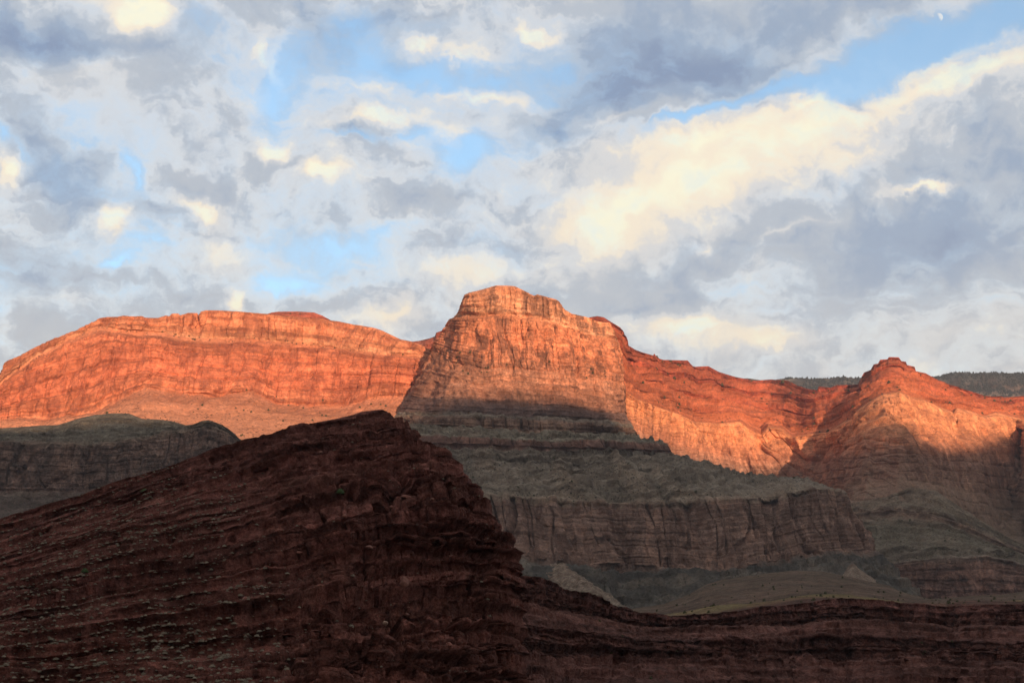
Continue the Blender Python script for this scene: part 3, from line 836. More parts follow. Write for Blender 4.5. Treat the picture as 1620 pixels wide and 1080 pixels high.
GRN = (.218, .186, .15)
SPURS = [(968, 722, 1018, 792, 2560, 2260, 26), (1030, 748, 1090, 798, 2480, 2260, 24), (755, 706, 775, 748, 2540, 2400, 26), (727, 672, 745, 690, 2640, 2580, 22), (690, 712, 720, 770, 2560, 2330, 24),
         (870, 690, 885, 700, 2620, 2590, 12), (880, 720, 900, 790, 2500, 2230, 22)]
nb_ = 16
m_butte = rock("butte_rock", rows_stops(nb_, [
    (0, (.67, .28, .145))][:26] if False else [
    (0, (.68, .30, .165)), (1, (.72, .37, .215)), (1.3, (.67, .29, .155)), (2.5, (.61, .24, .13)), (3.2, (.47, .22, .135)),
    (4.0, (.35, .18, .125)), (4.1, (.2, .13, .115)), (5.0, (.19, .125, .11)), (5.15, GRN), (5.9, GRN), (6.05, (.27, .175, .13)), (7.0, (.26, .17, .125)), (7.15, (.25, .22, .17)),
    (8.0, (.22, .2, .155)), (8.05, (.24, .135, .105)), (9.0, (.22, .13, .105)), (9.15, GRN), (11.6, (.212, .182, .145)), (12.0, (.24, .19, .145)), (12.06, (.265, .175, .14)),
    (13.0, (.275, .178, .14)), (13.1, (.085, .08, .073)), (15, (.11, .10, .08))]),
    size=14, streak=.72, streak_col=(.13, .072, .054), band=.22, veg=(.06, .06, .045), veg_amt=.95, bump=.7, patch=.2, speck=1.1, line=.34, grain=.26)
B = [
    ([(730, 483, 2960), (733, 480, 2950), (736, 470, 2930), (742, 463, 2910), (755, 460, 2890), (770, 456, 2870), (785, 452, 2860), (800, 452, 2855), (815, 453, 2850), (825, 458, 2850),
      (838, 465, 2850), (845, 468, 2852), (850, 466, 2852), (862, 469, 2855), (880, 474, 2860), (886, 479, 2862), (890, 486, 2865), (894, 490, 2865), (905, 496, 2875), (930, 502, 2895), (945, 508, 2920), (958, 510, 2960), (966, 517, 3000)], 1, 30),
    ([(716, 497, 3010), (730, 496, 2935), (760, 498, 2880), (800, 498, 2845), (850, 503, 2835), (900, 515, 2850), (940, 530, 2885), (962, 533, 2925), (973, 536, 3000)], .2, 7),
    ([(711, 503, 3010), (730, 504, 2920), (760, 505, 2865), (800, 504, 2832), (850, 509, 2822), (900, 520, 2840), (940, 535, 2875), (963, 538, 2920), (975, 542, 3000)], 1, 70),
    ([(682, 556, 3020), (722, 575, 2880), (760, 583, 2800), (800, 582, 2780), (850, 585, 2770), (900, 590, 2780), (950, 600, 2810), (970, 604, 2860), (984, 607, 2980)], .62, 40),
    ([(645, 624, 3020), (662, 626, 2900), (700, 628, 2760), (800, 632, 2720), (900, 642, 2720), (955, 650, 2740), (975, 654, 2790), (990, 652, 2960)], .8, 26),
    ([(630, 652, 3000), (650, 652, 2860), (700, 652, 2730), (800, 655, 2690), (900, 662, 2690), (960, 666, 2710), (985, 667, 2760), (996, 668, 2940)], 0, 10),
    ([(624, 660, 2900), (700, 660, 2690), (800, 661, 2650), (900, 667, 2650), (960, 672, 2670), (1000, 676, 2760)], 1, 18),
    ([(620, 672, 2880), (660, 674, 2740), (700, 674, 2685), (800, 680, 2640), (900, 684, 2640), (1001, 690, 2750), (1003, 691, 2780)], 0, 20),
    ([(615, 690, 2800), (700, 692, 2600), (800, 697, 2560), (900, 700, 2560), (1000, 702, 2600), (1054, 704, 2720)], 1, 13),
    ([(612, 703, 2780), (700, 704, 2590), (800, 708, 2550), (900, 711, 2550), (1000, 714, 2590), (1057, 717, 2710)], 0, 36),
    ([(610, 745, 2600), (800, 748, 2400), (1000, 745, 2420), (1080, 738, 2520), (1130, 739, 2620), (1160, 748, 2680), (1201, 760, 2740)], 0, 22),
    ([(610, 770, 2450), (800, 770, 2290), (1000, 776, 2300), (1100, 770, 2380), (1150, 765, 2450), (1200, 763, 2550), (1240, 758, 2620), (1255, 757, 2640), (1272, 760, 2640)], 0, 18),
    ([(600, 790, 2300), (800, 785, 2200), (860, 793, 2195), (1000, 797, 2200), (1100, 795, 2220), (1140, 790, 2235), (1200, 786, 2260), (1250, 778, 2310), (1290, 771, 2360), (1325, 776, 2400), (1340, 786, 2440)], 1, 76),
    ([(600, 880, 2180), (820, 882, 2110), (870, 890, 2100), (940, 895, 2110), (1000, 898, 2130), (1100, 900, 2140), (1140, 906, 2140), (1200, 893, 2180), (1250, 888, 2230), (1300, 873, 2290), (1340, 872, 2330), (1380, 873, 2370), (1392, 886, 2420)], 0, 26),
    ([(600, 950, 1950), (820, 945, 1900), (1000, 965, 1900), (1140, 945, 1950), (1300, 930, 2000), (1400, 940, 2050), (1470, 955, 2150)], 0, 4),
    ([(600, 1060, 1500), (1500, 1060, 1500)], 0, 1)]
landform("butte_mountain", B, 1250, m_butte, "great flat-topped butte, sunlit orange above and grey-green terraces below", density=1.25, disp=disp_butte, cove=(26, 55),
         wrap=(60, 60), back=260, wig=1.3)


# ------------------------------------------------------------------ LEFT MESA (shaded bench with dark cliff)
def disp_mesa(P, bed, cl, v, u):
    X, Y, Z = P[..., 0], P[..., 1], P[..., 2]
    a = X + .2 * Y + 15 * vn(X / 60, Y / 60, Z / 90)
    h_c = 11 * (ridge(a / 36, .1, Z / 600, 3) - .5) - 8 * np.clip(1 - np.abs(vn(a / 15, .3, Z / 120)) / .10, 0, 1) + 5 * fbm(a / 12, Y / 50, Z / 90, 3) + 5 * blocky(bed, X, Y, 20, 26, 1) + 3 * blocky(bed, X, Y, 7, 15, 8)
    h_s = 4 * fbm(X / 40, Y / 40, Z / 40, 4) - 4 * ridge(X / 24, Z / 120, .9, 3) + 2 * blocky(bed, X, Y, 6, 24, 3)
    dz = (terr(bed, X, Y, 10, 4, .25) + terr(bed, X, Y, 5, 9, .3)) * (1 - .8 * cl) * np.clip(v / .3, 0, 1)
    return (h_c * cl + h_s * (1 - cl)) * np.clip(v / .3, .1, 1), None, dz


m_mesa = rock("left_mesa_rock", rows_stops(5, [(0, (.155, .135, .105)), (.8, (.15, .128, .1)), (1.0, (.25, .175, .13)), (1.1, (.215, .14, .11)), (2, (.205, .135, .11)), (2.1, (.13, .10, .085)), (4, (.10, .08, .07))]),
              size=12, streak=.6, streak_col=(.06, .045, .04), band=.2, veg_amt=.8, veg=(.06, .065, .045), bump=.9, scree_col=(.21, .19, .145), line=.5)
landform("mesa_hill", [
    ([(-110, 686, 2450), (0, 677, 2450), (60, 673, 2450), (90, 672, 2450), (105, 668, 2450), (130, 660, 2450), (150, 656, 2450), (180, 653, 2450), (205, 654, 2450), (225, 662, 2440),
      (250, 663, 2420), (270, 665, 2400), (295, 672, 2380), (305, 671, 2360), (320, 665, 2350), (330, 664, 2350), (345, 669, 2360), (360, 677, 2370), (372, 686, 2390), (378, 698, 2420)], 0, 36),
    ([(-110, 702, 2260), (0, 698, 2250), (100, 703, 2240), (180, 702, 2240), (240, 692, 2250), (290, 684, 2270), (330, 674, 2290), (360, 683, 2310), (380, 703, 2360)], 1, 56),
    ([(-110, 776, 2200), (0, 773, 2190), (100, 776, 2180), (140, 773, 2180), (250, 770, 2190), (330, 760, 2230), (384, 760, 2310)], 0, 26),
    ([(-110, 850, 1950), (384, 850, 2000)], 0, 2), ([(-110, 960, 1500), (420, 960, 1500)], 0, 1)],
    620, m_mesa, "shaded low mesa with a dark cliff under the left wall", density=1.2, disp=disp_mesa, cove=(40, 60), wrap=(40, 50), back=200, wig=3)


# ------------------------------------------------------------------ rubble fan and pale mound below the lower cliff
m_fan = rock("rubble_fan_rock", [(0, (.24, .18, .14)), (1, (.2, .16, .125))], size=6, streak=0, band=.1, veg_amt=.8, veg=(.10, .11, .075), bump=1.0, patch=.35, speck=.8)
dfan = lambda P, b, c, v, u: (5 * fbm(P[..., 0] / 14, P[..., 1] / 14, P[..., 2] / 14, 4) + 3 * blocky(P[..., 2], P[..., 0], P[..., 1], 5, 6, 2), None)
landform("fan_hill", [
    ([(858, 892, 2120), (868, 888, 2110), (884, 889, 2110), (896, 896, 2120)], 0, 50),
    ([(874, 925, 1960), (900, 920, 1940), (925, 920, 1940), (948, 935, 1960)], 0, 50),
    ([(900, 962, 1790), (950, 955, 1760), (980, 960, 1760), (1006, 972, 1780)], 0, 6), ([(900, 1040, 1600), (1010, 1040, 1600)], 0, 1)],
    90, m_fan, "pale rubble fan spilling from the foot of the lower cliff", disp=dfan, wrap=(30, 30), back=5, wig=2)
landform("mound_hill", [
    ([(1328, 915, 1950), (1338, 903, 1935), (1349, 892, 1930), (1356, 898, 1932), (1370, 908, 1940), (1384, 918, 1960)], 0, 30),
    ([(1322, 925, 1850), (1390, 928, 1850)], 0, 2), ([(1322, 950, 1840), (1400, 950, 1840)], 0, 1)],
    60, m_fan, "small pale pointed mound at the foot of the lower cliff", disp=lambda P, b, c, v, u: (.4 * dfan(P, b, c, v, u)[0], None), wrap=(20, 20), back=60, wig=1)


# ------------------------------------------------------------------ GRASSY TERRACE
def disp_terr(P, bed, cl, v, u):
    X, Y, Z = P[..., 0], P[..., 1], P[..., 2]
    return (3 * fbm(X / 60, Y / 90, Z / 40, 4) + 1.2 * blocky(bed, X, Y, 7, 40, 2)) * np.clip(v / .2, .1, 1), None


m_terr = rock("terrace_scrub", rows_stops(5, [(0, (.105, .077, .055)), (1.4, (.11, .075, .055)), (1.75, (.10, .072, .05)), (1.85, (.21, .165, .075)), (2.1, (.22, .17, .08)), (2.5, (.12, .06, .045)), (4, (.1, .05, .04))]),
              size=5, streak=0, band=.3, veg=(.075, .07, .045), veg_amt=.8, scree_col=(.16, .10, .075), line=.5, bump=.8, patch=.25, speck=1.0, band_freq=.6)
landform("terrace_hill", [
    ([(960, 975, 1250), (985, 968, 1300), (1000, 962, 1320), (1050, 955, 1350), (1090, 940, 1380), (1115, 925, 1420), (1140, 917, 1450), (1200, 908, 1480), (1250, 902, 1500), (1300, 903, 1500),
      (1350, 913, 1470), (1400, 925, 1440), (1430, 938, 1400), (1470, 948, 1350), (1500, 950, 1330), (1560, 943, 1340), (1620, 935, 1350), (1740, 925, 1350)], 0, 46),
    ([(960, 978, 1050), (1050, 968, 1050), (1150, 950, 1100), (1250, 935, 1100), (1350, 935, 1080), (1450, 950, 1050), (1620, 948, 1050), (1740, 944, 1050)], 0, 30),
    ([(960, 980, 840), (1050, 973, 860), (1120, 966, 880), (1200, 957, 900), (1300, 945, 920), (1345, 943, 920), (1400, 951, 900), (1500, 958, 880), (1620, 952, 880), (1740, 948, 880)], 0, 14),
    ([(960, 990, 720), (1050, 985, 740), (1345, 955, 760), (1740, 962, 760)], 0, 6), ([(960, 1040, 700), (1740, 1040, 700)], 0, 1)],
    700, m_terr, "scrubby brown terrace with a strip of yellow grass", density=1.0, disp=disp_terr, cove=None, wrap=(30, 30), back=250, wig=1.5)


# ------------------------------------------------------------------ LOW RED LEDGES (lower right)
def disp_ledge(P, bed, cl, v, u):
    X, Y, Z = P[..., 0], P[..., 1], P[..., 2]
    h = 2.6 * blocky(bed, X, Y, 2.2, 14, 1) + 1.5 * blocky(bed, X, Y, 1.0, 5.0, 5) + 1.2 * blocky(bed, X, Y, 4.5, 11, 7) + 1.6 * fbm(X / 12, Y / 12, Z / 10, 4) + .9 * fbm(X / 2, Y / 2, Z / 1.6, 2)
    dz = (terr(bed, X, Y, 4.2, 4, .25) + terr(bed, X, Y, 1.5, 5, .3) + .8 * terr(bed, X, Y, .7, 6, .35)) * np.clip(v / .1, 0, 1)
    return .75 * h * np.clip(v / .12, .35, 1) * (.45 + .55 * cl), None, dz


m_ledge = rock("red_ledge_rock", rows_stops(6, [(0, (.17, .075, .065)), (1, (.15, .072, .06)), (2, (.145, .068, .058)), (3, (.14, .066, .056)), (5, (.13, .06, .052))]),
               size=2.2, streak=.35, streak_col=(.035, .02, .02), band=.4, veg=(.085, .075, .055), veg_amt=.35, bump=1.0, patch=.3, speck=1.2, line=.7, scree_col=(.2, .1, .08))
ltop = [(560, 872, 360), (700, 893, 385), (790, 905, 400), (825, 917, 415), (845, 917, 420), (860, 920, 425), (875, 925, 430), (885, 935, 440), (900, 941, 445), (930, 945, 455), (950, 952, 465), (960, 958, 470), (975, 966, 480),
        (1000, 970, 490), (1045, 972, 500), (1060, 976, 510), (1110, 978, 520), (1160, 970, 540), (1200, 962, 560), (1252, 956, 575), (1304, 951, 590), (1345, 948, 600), (1407, 953, 600), (1433, 958, 600),
        (1500, 961, 600), (1537, 958, 600), (1620, 956, 600), (1740, 950, 600)]
landform("ledge_hill", [
    (ltop, 1, 46),
    ([(560, 930, 345), (790, 950, 380), (900, 968, 425), (1050, 1000, 485), (1200, 995, 535), (1345, 985, 570), (1500, 995, 570), (1740, 990, 565)], .3, 34),
    ([(560, 975, 315), (790, 990, 345), (900, 1005, 380), (1050, 1022, 430), (1200, 1022, 470), (1345, 1018, 500), (1740, 1025, 500)], 1, 46),
    ([(560, 1025, 305), (790, 1030, 335), (900, 1045, 365), (1050, 1050, 410), (1200, 1050, 445), (1345, 1052, 475), (1740, 1055, 475)], .4, 30),
    ([(560, 1090, 280), (790, 1090, 300), (1050, 1090, 360), (1345, 1090, 410), (1740, 1090, 410)], .4, 10), ([(560, 1140, 225), (1740, 1140, 300)], 0, 1)],
    1350, m_ledge, "low dark red ledges along the bottom right", density=1.5, disp=disp_ledge, cove=(12, 60), wrap=(10, 10), back=60, wig=3)


# ------------------------------------------------------------------ FOREGROUND HILL
def disp_hill(P, bed, cl, v, u):
    X, Y, Z = P[..., 0], P[..., 1], P[..., 2]
    dip = bed
    pxn = u
    rough = np.clip(.35 + cl + .9 * np.clip((pxn - .55) / .25, 0, 1), 0, 1.35)
    h = 1.5 * blocky(dip, X, Y, 1.9, 13.0, 1) + .8 * blocky(dip, X, Y, .75, 6, 5) + .5 * blocky(dip, X, Y, .8, 2.4, 3) + .3 * blocky(dip, X, Y, .3, .9, 3) + .28 * fbm(X / 3.2, Y / 3.2, Z / 1.2, 3)
    edge_ = np.clip((1 - u) / .04, .7, 1)
    dz = (terr(bed, X, Y, 3.1, 1, .25, .3) + terr(bed, X, Y, 1.7, 4, .28, .5) + terr(bed, X, Y, 1.0, 2, .3, .5) + terr(bed, X, Y, .55, 3, .35, .5)) * np.clip(v / .1, 0, 1)
    big = .45 * fbm(X / 22, Y / 22, Z / 14, 3) + .8 * np.clip(pxn - .6, 0, 1) * (ridge((X + .4 * Y) / 9, .2, Z / 40, 3) - .5) * 4
    jx = (X + .5 * Y) / 6.5 + .5 * vn(X / 9, Y / 9, Z / 22)
    right = np.clip((u - .58) / .1, 0, 1) * np.clip((v - 2.5) / .8, 0, 1)
    h = h + right * (2.3 * blocky(dip, X, Y, 5.5, 4.5, 2) - .9 - 2.6 * np.clip(1 - np.abs(vn(jx, .3, Z / 30)) / .07, 0, 1))
    h = (h - 1.1) * rough * (.55 + .75 * np.clip((u - .5) / .2, 0, 1)) + big
    return h * np.clip(v / .7, .12, 1) * edge_, None, dz


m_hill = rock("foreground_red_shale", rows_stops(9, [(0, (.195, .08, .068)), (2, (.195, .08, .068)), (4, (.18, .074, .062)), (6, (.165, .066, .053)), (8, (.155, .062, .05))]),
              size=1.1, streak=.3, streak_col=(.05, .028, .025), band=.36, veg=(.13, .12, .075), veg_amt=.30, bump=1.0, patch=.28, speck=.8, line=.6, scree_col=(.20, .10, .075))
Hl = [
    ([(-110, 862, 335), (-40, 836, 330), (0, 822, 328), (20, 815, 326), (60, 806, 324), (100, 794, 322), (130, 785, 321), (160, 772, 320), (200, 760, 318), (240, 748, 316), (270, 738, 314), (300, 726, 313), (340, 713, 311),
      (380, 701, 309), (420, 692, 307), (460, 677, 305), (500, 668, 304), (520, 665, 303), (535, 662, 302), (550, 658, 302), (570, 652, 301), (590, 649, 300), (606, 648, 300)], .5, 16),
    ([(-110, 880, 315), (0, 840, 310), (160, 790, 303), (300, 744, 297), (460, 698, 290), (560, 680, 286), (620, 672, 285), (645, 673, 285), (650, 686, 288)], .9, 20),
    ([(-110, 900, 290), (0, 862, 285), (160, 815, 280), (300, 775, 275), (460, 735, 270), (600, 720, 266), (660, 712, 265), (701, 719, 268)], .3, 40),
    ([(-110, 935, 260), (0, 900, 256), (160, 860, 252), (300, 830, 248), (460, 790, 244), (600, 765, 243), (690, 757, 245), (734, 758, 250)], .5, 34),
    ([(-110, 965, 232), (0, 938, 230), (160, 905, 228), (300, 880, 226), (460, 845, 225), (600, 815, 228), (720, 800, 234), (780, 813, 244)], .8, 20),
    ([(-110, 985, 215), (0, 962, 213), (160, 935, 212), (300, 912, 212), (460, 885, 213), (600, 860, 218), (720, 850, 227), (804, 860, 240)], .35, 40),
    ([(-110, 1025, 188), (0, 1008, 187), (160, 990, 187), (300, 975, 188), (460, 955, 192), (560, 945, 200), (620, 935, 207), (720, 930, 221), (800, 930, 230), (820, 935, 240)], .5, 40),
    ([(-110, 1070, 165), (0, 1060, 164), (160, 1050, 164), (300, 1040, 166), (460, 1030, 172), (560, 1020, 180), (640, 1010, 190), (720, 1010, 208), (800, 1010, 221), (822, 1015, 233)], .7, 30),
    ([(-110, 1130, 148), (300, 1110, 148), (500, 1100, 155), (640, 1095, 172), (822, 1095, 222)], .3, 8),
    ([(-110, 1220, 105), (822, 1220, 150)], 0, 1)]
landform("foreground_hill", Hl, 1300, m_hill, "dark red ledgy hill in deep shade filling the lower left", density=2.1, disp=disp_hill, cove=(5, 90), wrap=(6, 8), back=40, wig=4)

# ------------------------------------------------------------------ plants
def leafy(name, col, var=0.35):
    m = bpy.data.materials.new(name)
    m.use_nodes = True
    T = NT(m.node_tree)
    b = T.n['Principled BSDF']
    b.inputs['Roughness'].default_value = 0.9
    b.inputs['Specular IOR Level'].default_value = 0.1
    geo = T.node('ShaderNodeNewGeometry')
    n = T.noise(geo.outputs['Position'], 0.9, 3)
    f = T.math('ADD', T.math('MULTIPLY', T.math('SUBTRACT', geo.outputs['Random Per Island'], 0.5), var * 1.6), T.maprange(n, .3, .7, 1 - var, 1 + var))
    T.l.new(T.mix(1.0, col, T.xyz(f, f, T.math('MULTIPLY', f, 0.95)), 'MULTIPLY'), b.inputs['Base Color'])
    return m


def bush_arrays(seed, leaves, r=0.5, h=0.42, leaf=0.16, core=True):
    """rounded desert shrub: a lumpy core and many small leaf faces standing off it; returns quads"""
    rs = np.random.RandomState(seed)
    V, Q = [], []
    if core:
        nu, nv = 8, 4
        for j in range(nv + 1):
            t = j / nv * math.pi / 2
            for i in range(nu):
                a = 2 * math.pi * i / nu
                k = 0.72 + 0.22 * rs.rand()
                V.append((r * k * math.cos(t) * math.cos(a), r * k * math.cos(t) * math.sin(a), h * k * math.sin(t)))
        for j in range(nv):
            for i in range(nu):
                Q.append((j * nu + i, j * nu + (i + 1) % nu, (j + 1) * nu + (i + 1) % nu, (j + 1) * nu + i))
    for _ in range(leaves):
        a = rs.rand() * 2 * math.pi
        t = math.asin(rs.rand() ** 0.8)
        k = 0.75 + 0.35 * rs.rand()
        c = np.array([r * k * math.cos(t) * math.cos(a), r * k * math.cos(t) * math.sin(a), h * k * math.sin(t)])
        u = rs.randn(3); u /= np.linalg.norm(u)
        w = np.cross(u, rs.randn(3)); w /= np.linalg.norm(w) + 1e-6
        u = u * leaf * (.6 + .8 * rs.rand()); w = w * leaf * .5
        n = len(V)
        V += [tuple(c - u * .5), tuple(c + w * .5), tuple(c + u * .5), tuple(c - w * .5)]
        Q.append((n, n + 1, n + 2, n + 3))
    return np.array(V), np.array(Q)


m_bush = leafy("pale_bush_leaves", (.22, .19, .155))
m_green = leafy("green_bush_leaves", (.055, .09, .04))
m_jun = leafy("juniper_leaves", (.06, .065, .035))
m_stem = bpy.data.materials.new("shrub_wood")
m_stem.use_nodes = True
_T = NT(m_stem.node_tree)
_T.l.new(_T.mix(_T.noise(_T.node('ShaderNodeTexCoord').outputs['Object'], 9, 3), (.10, .08, .06), (.2, .16, .12)), _T.n['Principled BSDF'].inputs['Base Color'])

rs = np.random.RandomState(11)
HP, Hv = LAND["foreground_hill"]
nvh, nuh = HP.shape[:2]
hpx, hpy = project(HP)
jj = rs.randint(2, nvh, 60000)
ii = rs.randint(2, nuh - 2, 60000)
pts = HP[jj, ii]
px, py = hpx[jj, ii], hpy[jj, ii]
u = ii / nuh
dens = fbm(pts[:, 0] / 16, pts[:, 1] / 16, 0.2, 3) * .5 + .55
dens *= np.clip(1.25 - 1.6 * np.clip(u - .38, 0, 1) / .35, .03, 1)
dens *= np.clip(1.2 - np.abs(vn(Hv[jj] * 3.2, u * 2, .4)), .3, 1)
vis = (px > -12) & (px < 860) & (py < 1092) & (rs.rand(60000) < dens * .8)
pts = pts[vis]
size = .24 + .70 * rs.rand(len(pts)) ** 2.8
print("bushes", len(pts))
order = np.argsort(-size / np.linalg.norm(pts, axis=1))
pts, size = pts[order], size[order]
bmeshes = []
for k in range(6):
    V, Q = bush_arrays(100 + k, 90)
    me = mesh_from("desert_bush", V, Q)
    me.materials.append(m_bush)
    bmeshes.append(me)
for k in range(300):
    o = bpy.data.objects.new("desert_bush", bmeshes[k % 6])
    scene.collection.objects.link(o)
    o.location = pts[k] - np.array([0, 0, .06])
    o.rotation_euler = (0, 0, rs.rand() * 6.28)
    s_ = size[k]
    o.scale = (s_, s_, s_ * rs.uniform(.75, 1.1))
    tag(o, "pale grey-green rounded bush on the dark red foreground hillside", "bush", "pale bushes dotting the foreground hillside")
small = [bush_arrays(200 + k, 26, leaf=.24) for k in range(5)]


def merged(name, P, S, protos, mat, label, cat, sink=.06):
    V, Q, n = [], [], 0
    for k, (p, s_) in enumerate(zip(P, S)):
        v, q = protos[k % len(protos)]
        a = rs.rand() * 6.28
        c_, s2 = math.cos(a), math.sin(a)
        vv = np.stack([v[:, 0] * c_ - v[:, 1] * s2, v[:, 0] * s2 + v[:, 1] * c_, v[:, 2]], -1) * s_ + p - np.array([0, 0, sink])
        V.append(vv); Q.append(q + n); n += len(v)
    o = link(name, mesh_from(name, np.concatenate(V), np.concatenate(Q)), mat)
    return tag(o, label, cat, None, "stuff")


merged("desert_scrub", pts[300:], size[300:], small, m_bush, "thin cover of small pale scrub over the foreground hillside", "scrub")


def nearest(P, x, y):
    qx, qy = project(P)
    d = (qx - x) ** 2 + (qy - y) ** 2
    j, i = np.unravel_index(np.argmin(d), d.shape)
    return P[j, i]


# a few darker, fresher green shrubs that stand out on the hill, each with stems
def green_shrub(x, y, w, label):
    p = nearest(HP, x, y)
    e = bpy.data.objects.new("green_shrub", None)
    scene.collection.objects.link(e)
    e.location = p - np.array([0, 0, .05])
    tag(e, label, "shrub")
    V, Q = bush_arrays(int(x), 260, r=w * .5, h=w * .55, leaf=.13, core=True)
    V = V + np.array([0, 0, .12])
    link("foliage", mesh_from("foliage", V, Q), m_green, e)
    sv, sq = [], []
    for k in range(5):
        a = k * 1.3
        b0 = np.array([.05 * math.cos(a), .05 * math.sin(a), -.15])
        b1 = np.array([w * .33 * math.cos(a), w * .33 * math.sin(a), w * .5])
        n = len(sv)
        for b, r_ in ((b0, .03), (b1, .012)):
            for m in range(4):
                sv.append(tuple(b + np.array([r_ * math.cos(m * 1.57), r_ * math.sin(m * 1.57), 0])))
        for m in range(4):
            sq.append((n + m, n + (m + 1) % 4, n + 4 + (m + 1) % 4, n + 4 + m))
    link("stem", mesh_from("stem", sv, sq), m_stem, e)


green_shrub(228, 781, 2.3, "dark green shrub high on the left slope, just below the crest line")
green_shrub(133, 904, 1.5, "fresh green shrub low on the left slope, beside a tan boulder")
green_shrub(430, 733, 1.3, "small dark green shrub near the crest, under a grey streak of bushes")
green_shrub(539, 781, 1.9, "dark green shrub in the middle of the hill above the dark ledges")
green_shrub(108, 888, 1.2, "dull blue-green shrub uphill of the bright green one on the left")


# ------------------------------------------------------------------ boulders on the hill
def boulder_mesh(seed, w, d, h):
    import bmesh
    rb = random.Random(seed)
    bm = bmesh.new()
    bmesh.ops.create_icosphere(bm, subdivisions=3, radius=1.0)
    planes = []
    for _ in range(11):
        n = Vector((rb.gauss(0, 1), rb.gauss(0, 1), rb.gauss(0, .8))).normalized()
        planes.append((n, rb.uniform(.62, .86)))
    for v in bm.verts:
        p = v.co.copy()
        for n, t in planes:
            q = p.dot(n)
            if q > t:
                p -= n * (q - t)
        p *= 1 + .04 * rb.uniform(-1, 1)
        v.co = Vector((p.x * w / 2, p.y * d / 2, p.z * h / 2 + h * .3))
    me = bpy.data.meshes.new("boulder")
    bm.to_mesh(me)
    bm.free()
    return me


def stone_mat(name, col):
    m = bpy.data.materials.new(name)
    m.use_nodes = True
    T = NT(m.node_tree)
    b = T.n['Principled BSDF']
    b.inputs['Roughness'].default_value = .9
    v = T.node('ShaderNodeTexCoord').outputs['Object']
    f = T.maprange(T.noise(v, 3.0, 6, .7), .3, .7, .65, 1.35)
    T.l.new(T.mix(1.0, col, T.xyz(f, f, f), 'MULTIPLY'), b.inputs['Base Color'])
    bp = T.node('ShaderNodeBump')
    bp.inputs['Distance'].default_value = .1
    T.l.new(T.noise(v, 5.0, 6, .7), bp.inputs['Height'])
    T.l.new(bp.outputs[0], b.inputs['Normal'])
    return m


m_st1 = stone_mat("tan_boulder_stone", (.30, .20, .15))
m_st2 = stone_mat("red_boulder_stone", (.24, .10, .075))
m_st3 = stone_mat("dark_boulder_stone", (.19, .085, .065))
for k, (x, y, w, h, mt, lb) in enumerate([
        (489, 907, 1.15, 1.25, m_st2, "upright rounded red-brown boulder standing alone at mid hill"),
        (639, 928, 2.2, 2.6, m_st3, "large oval boulder leaning against the ledge cliff"),
        (545, 818, 1.2, .8, m_st2, "small reddish boulder just above the first dark ledge of the cliff"),
        (642, 787, 2.4, .8, m_st2, "flat tilted slab high on the hill near its right edge"),
        (585, 867, 1.7, .8, m_st3, "pale leaning boulder in the middle of the broken ledges"),
        (86, 912, 1.2, .7, m_st1, "tan flat boulder low on the bushy left slope"),
        (107, 956, 1.1, .6, m_st2, "orange-red boulder between bushes under a dark ledge on the left"),
        (612, 985, .9, .7, m_st1, "small pale boulder on the scree below the ledge cliff"),
        (443, 841, 1.6, .9, m_st2, "low reddish boulder above the long dark overhang"),
        (472, 875, 1.5, .6, m_st2, "small flat red boulder below the long dark overhang")]):
    o = link("boulder", boulder_mesh(50 + k, w, w * .9, h), mt)
    o.location = nearest(HP, x, y) - np.array([0, 0, h * .12])
    o.rotation_euler = (.15 * (k % 3 - 1), .2 * ((k * 7) % 3 - 1), k)
    tag(o, lb, "boulder")

# loose rocks on the ledges of the hill and on the scree at its foot
rock_me = []
for k in range(6):
    me = boulder_mesh(80 + k, 1.0, .9, .62)
    me.materials.append([m_st2, m_st3, m_st2][k % 3])
    rock_me.append(me)
r3 = np.random.RandomState(5)
k = 0
while k < 150:
    j_, i_ = r3.randint(20, nvh), r3.randint(int(nuh * .25), nuh - 20)
    x_, y_ = hpx[j_, i_], hpy[j_, i_]
    if y_ > 1085 or r3.rand() > .35 + .65 * (i_ / nuh):
        continue
    o = bpy.data.objects.new("loose_rock", rock_me[k % 6])
    scene.collection.objects.link(o)
    s_ = .35 + .9 * r3.rand() ** 3
    o.location = HP[j_, i_] - np.array([0, 0, .1 * s_])
    o.rotation_euler = (r3.rand() * .6 - .3, r3.rand() * .6 - .3, r3.rand() * 6.28)
    o.scale = (s_, s_, s_)
    tag(o, "loose dark red rock lying on the ledges of the foreground hill", "rock", "loose rocks on the foreground hill")
    k += 1

# ------------------------------------------------------------------ junipers on the red slopes
jm = []
for k in range(5):
    V, Q = bush_arrays(300 + k, 60, r=.5, h=.85, leaf=.22)
    me = mesh_from("juniper", V, Q)
    me.materials.append(m_jun)
    jm.append(me)


def scatter(land, n, vlo, vhi, xlo, xhi, smin, smax, label, group, seed, name="juniper", cat="tree"):
    P, vs = LAND[land]
    r2 = np.random.RandomState(seed)
    qx, qy = project(P)
    ok = (vs[:, None] >= vlo) & (vs[:, None] <= vhi) & (qx > xlo) & (qx < xhi) & (qy < 1075)
    J, I = np.nonzero(ok)
    k = 0
    while k < n and len(J):
        t = r2.randint(len(J))
        p = P[J[t], I[t]]
        if r2.rand() > .5 + .6 * float(vn(p[0] / 60, p[1] / 60, p[2] / 60)):
            continue
        o = bpy.data.objects.new(name, jm[k % 5])
        scene.collection.objects.link(o)
        s_ = smin + (smax - smin) * r2.rand() ** 2
        o.location = p - np.array([0, 0, s_ * .08])
        o.rotation_euler = (0, 0, r2.rand() * 6.28)
        o.scale = (s_, s_, s_)
        tag(o, label, cat, group)
        k += 1


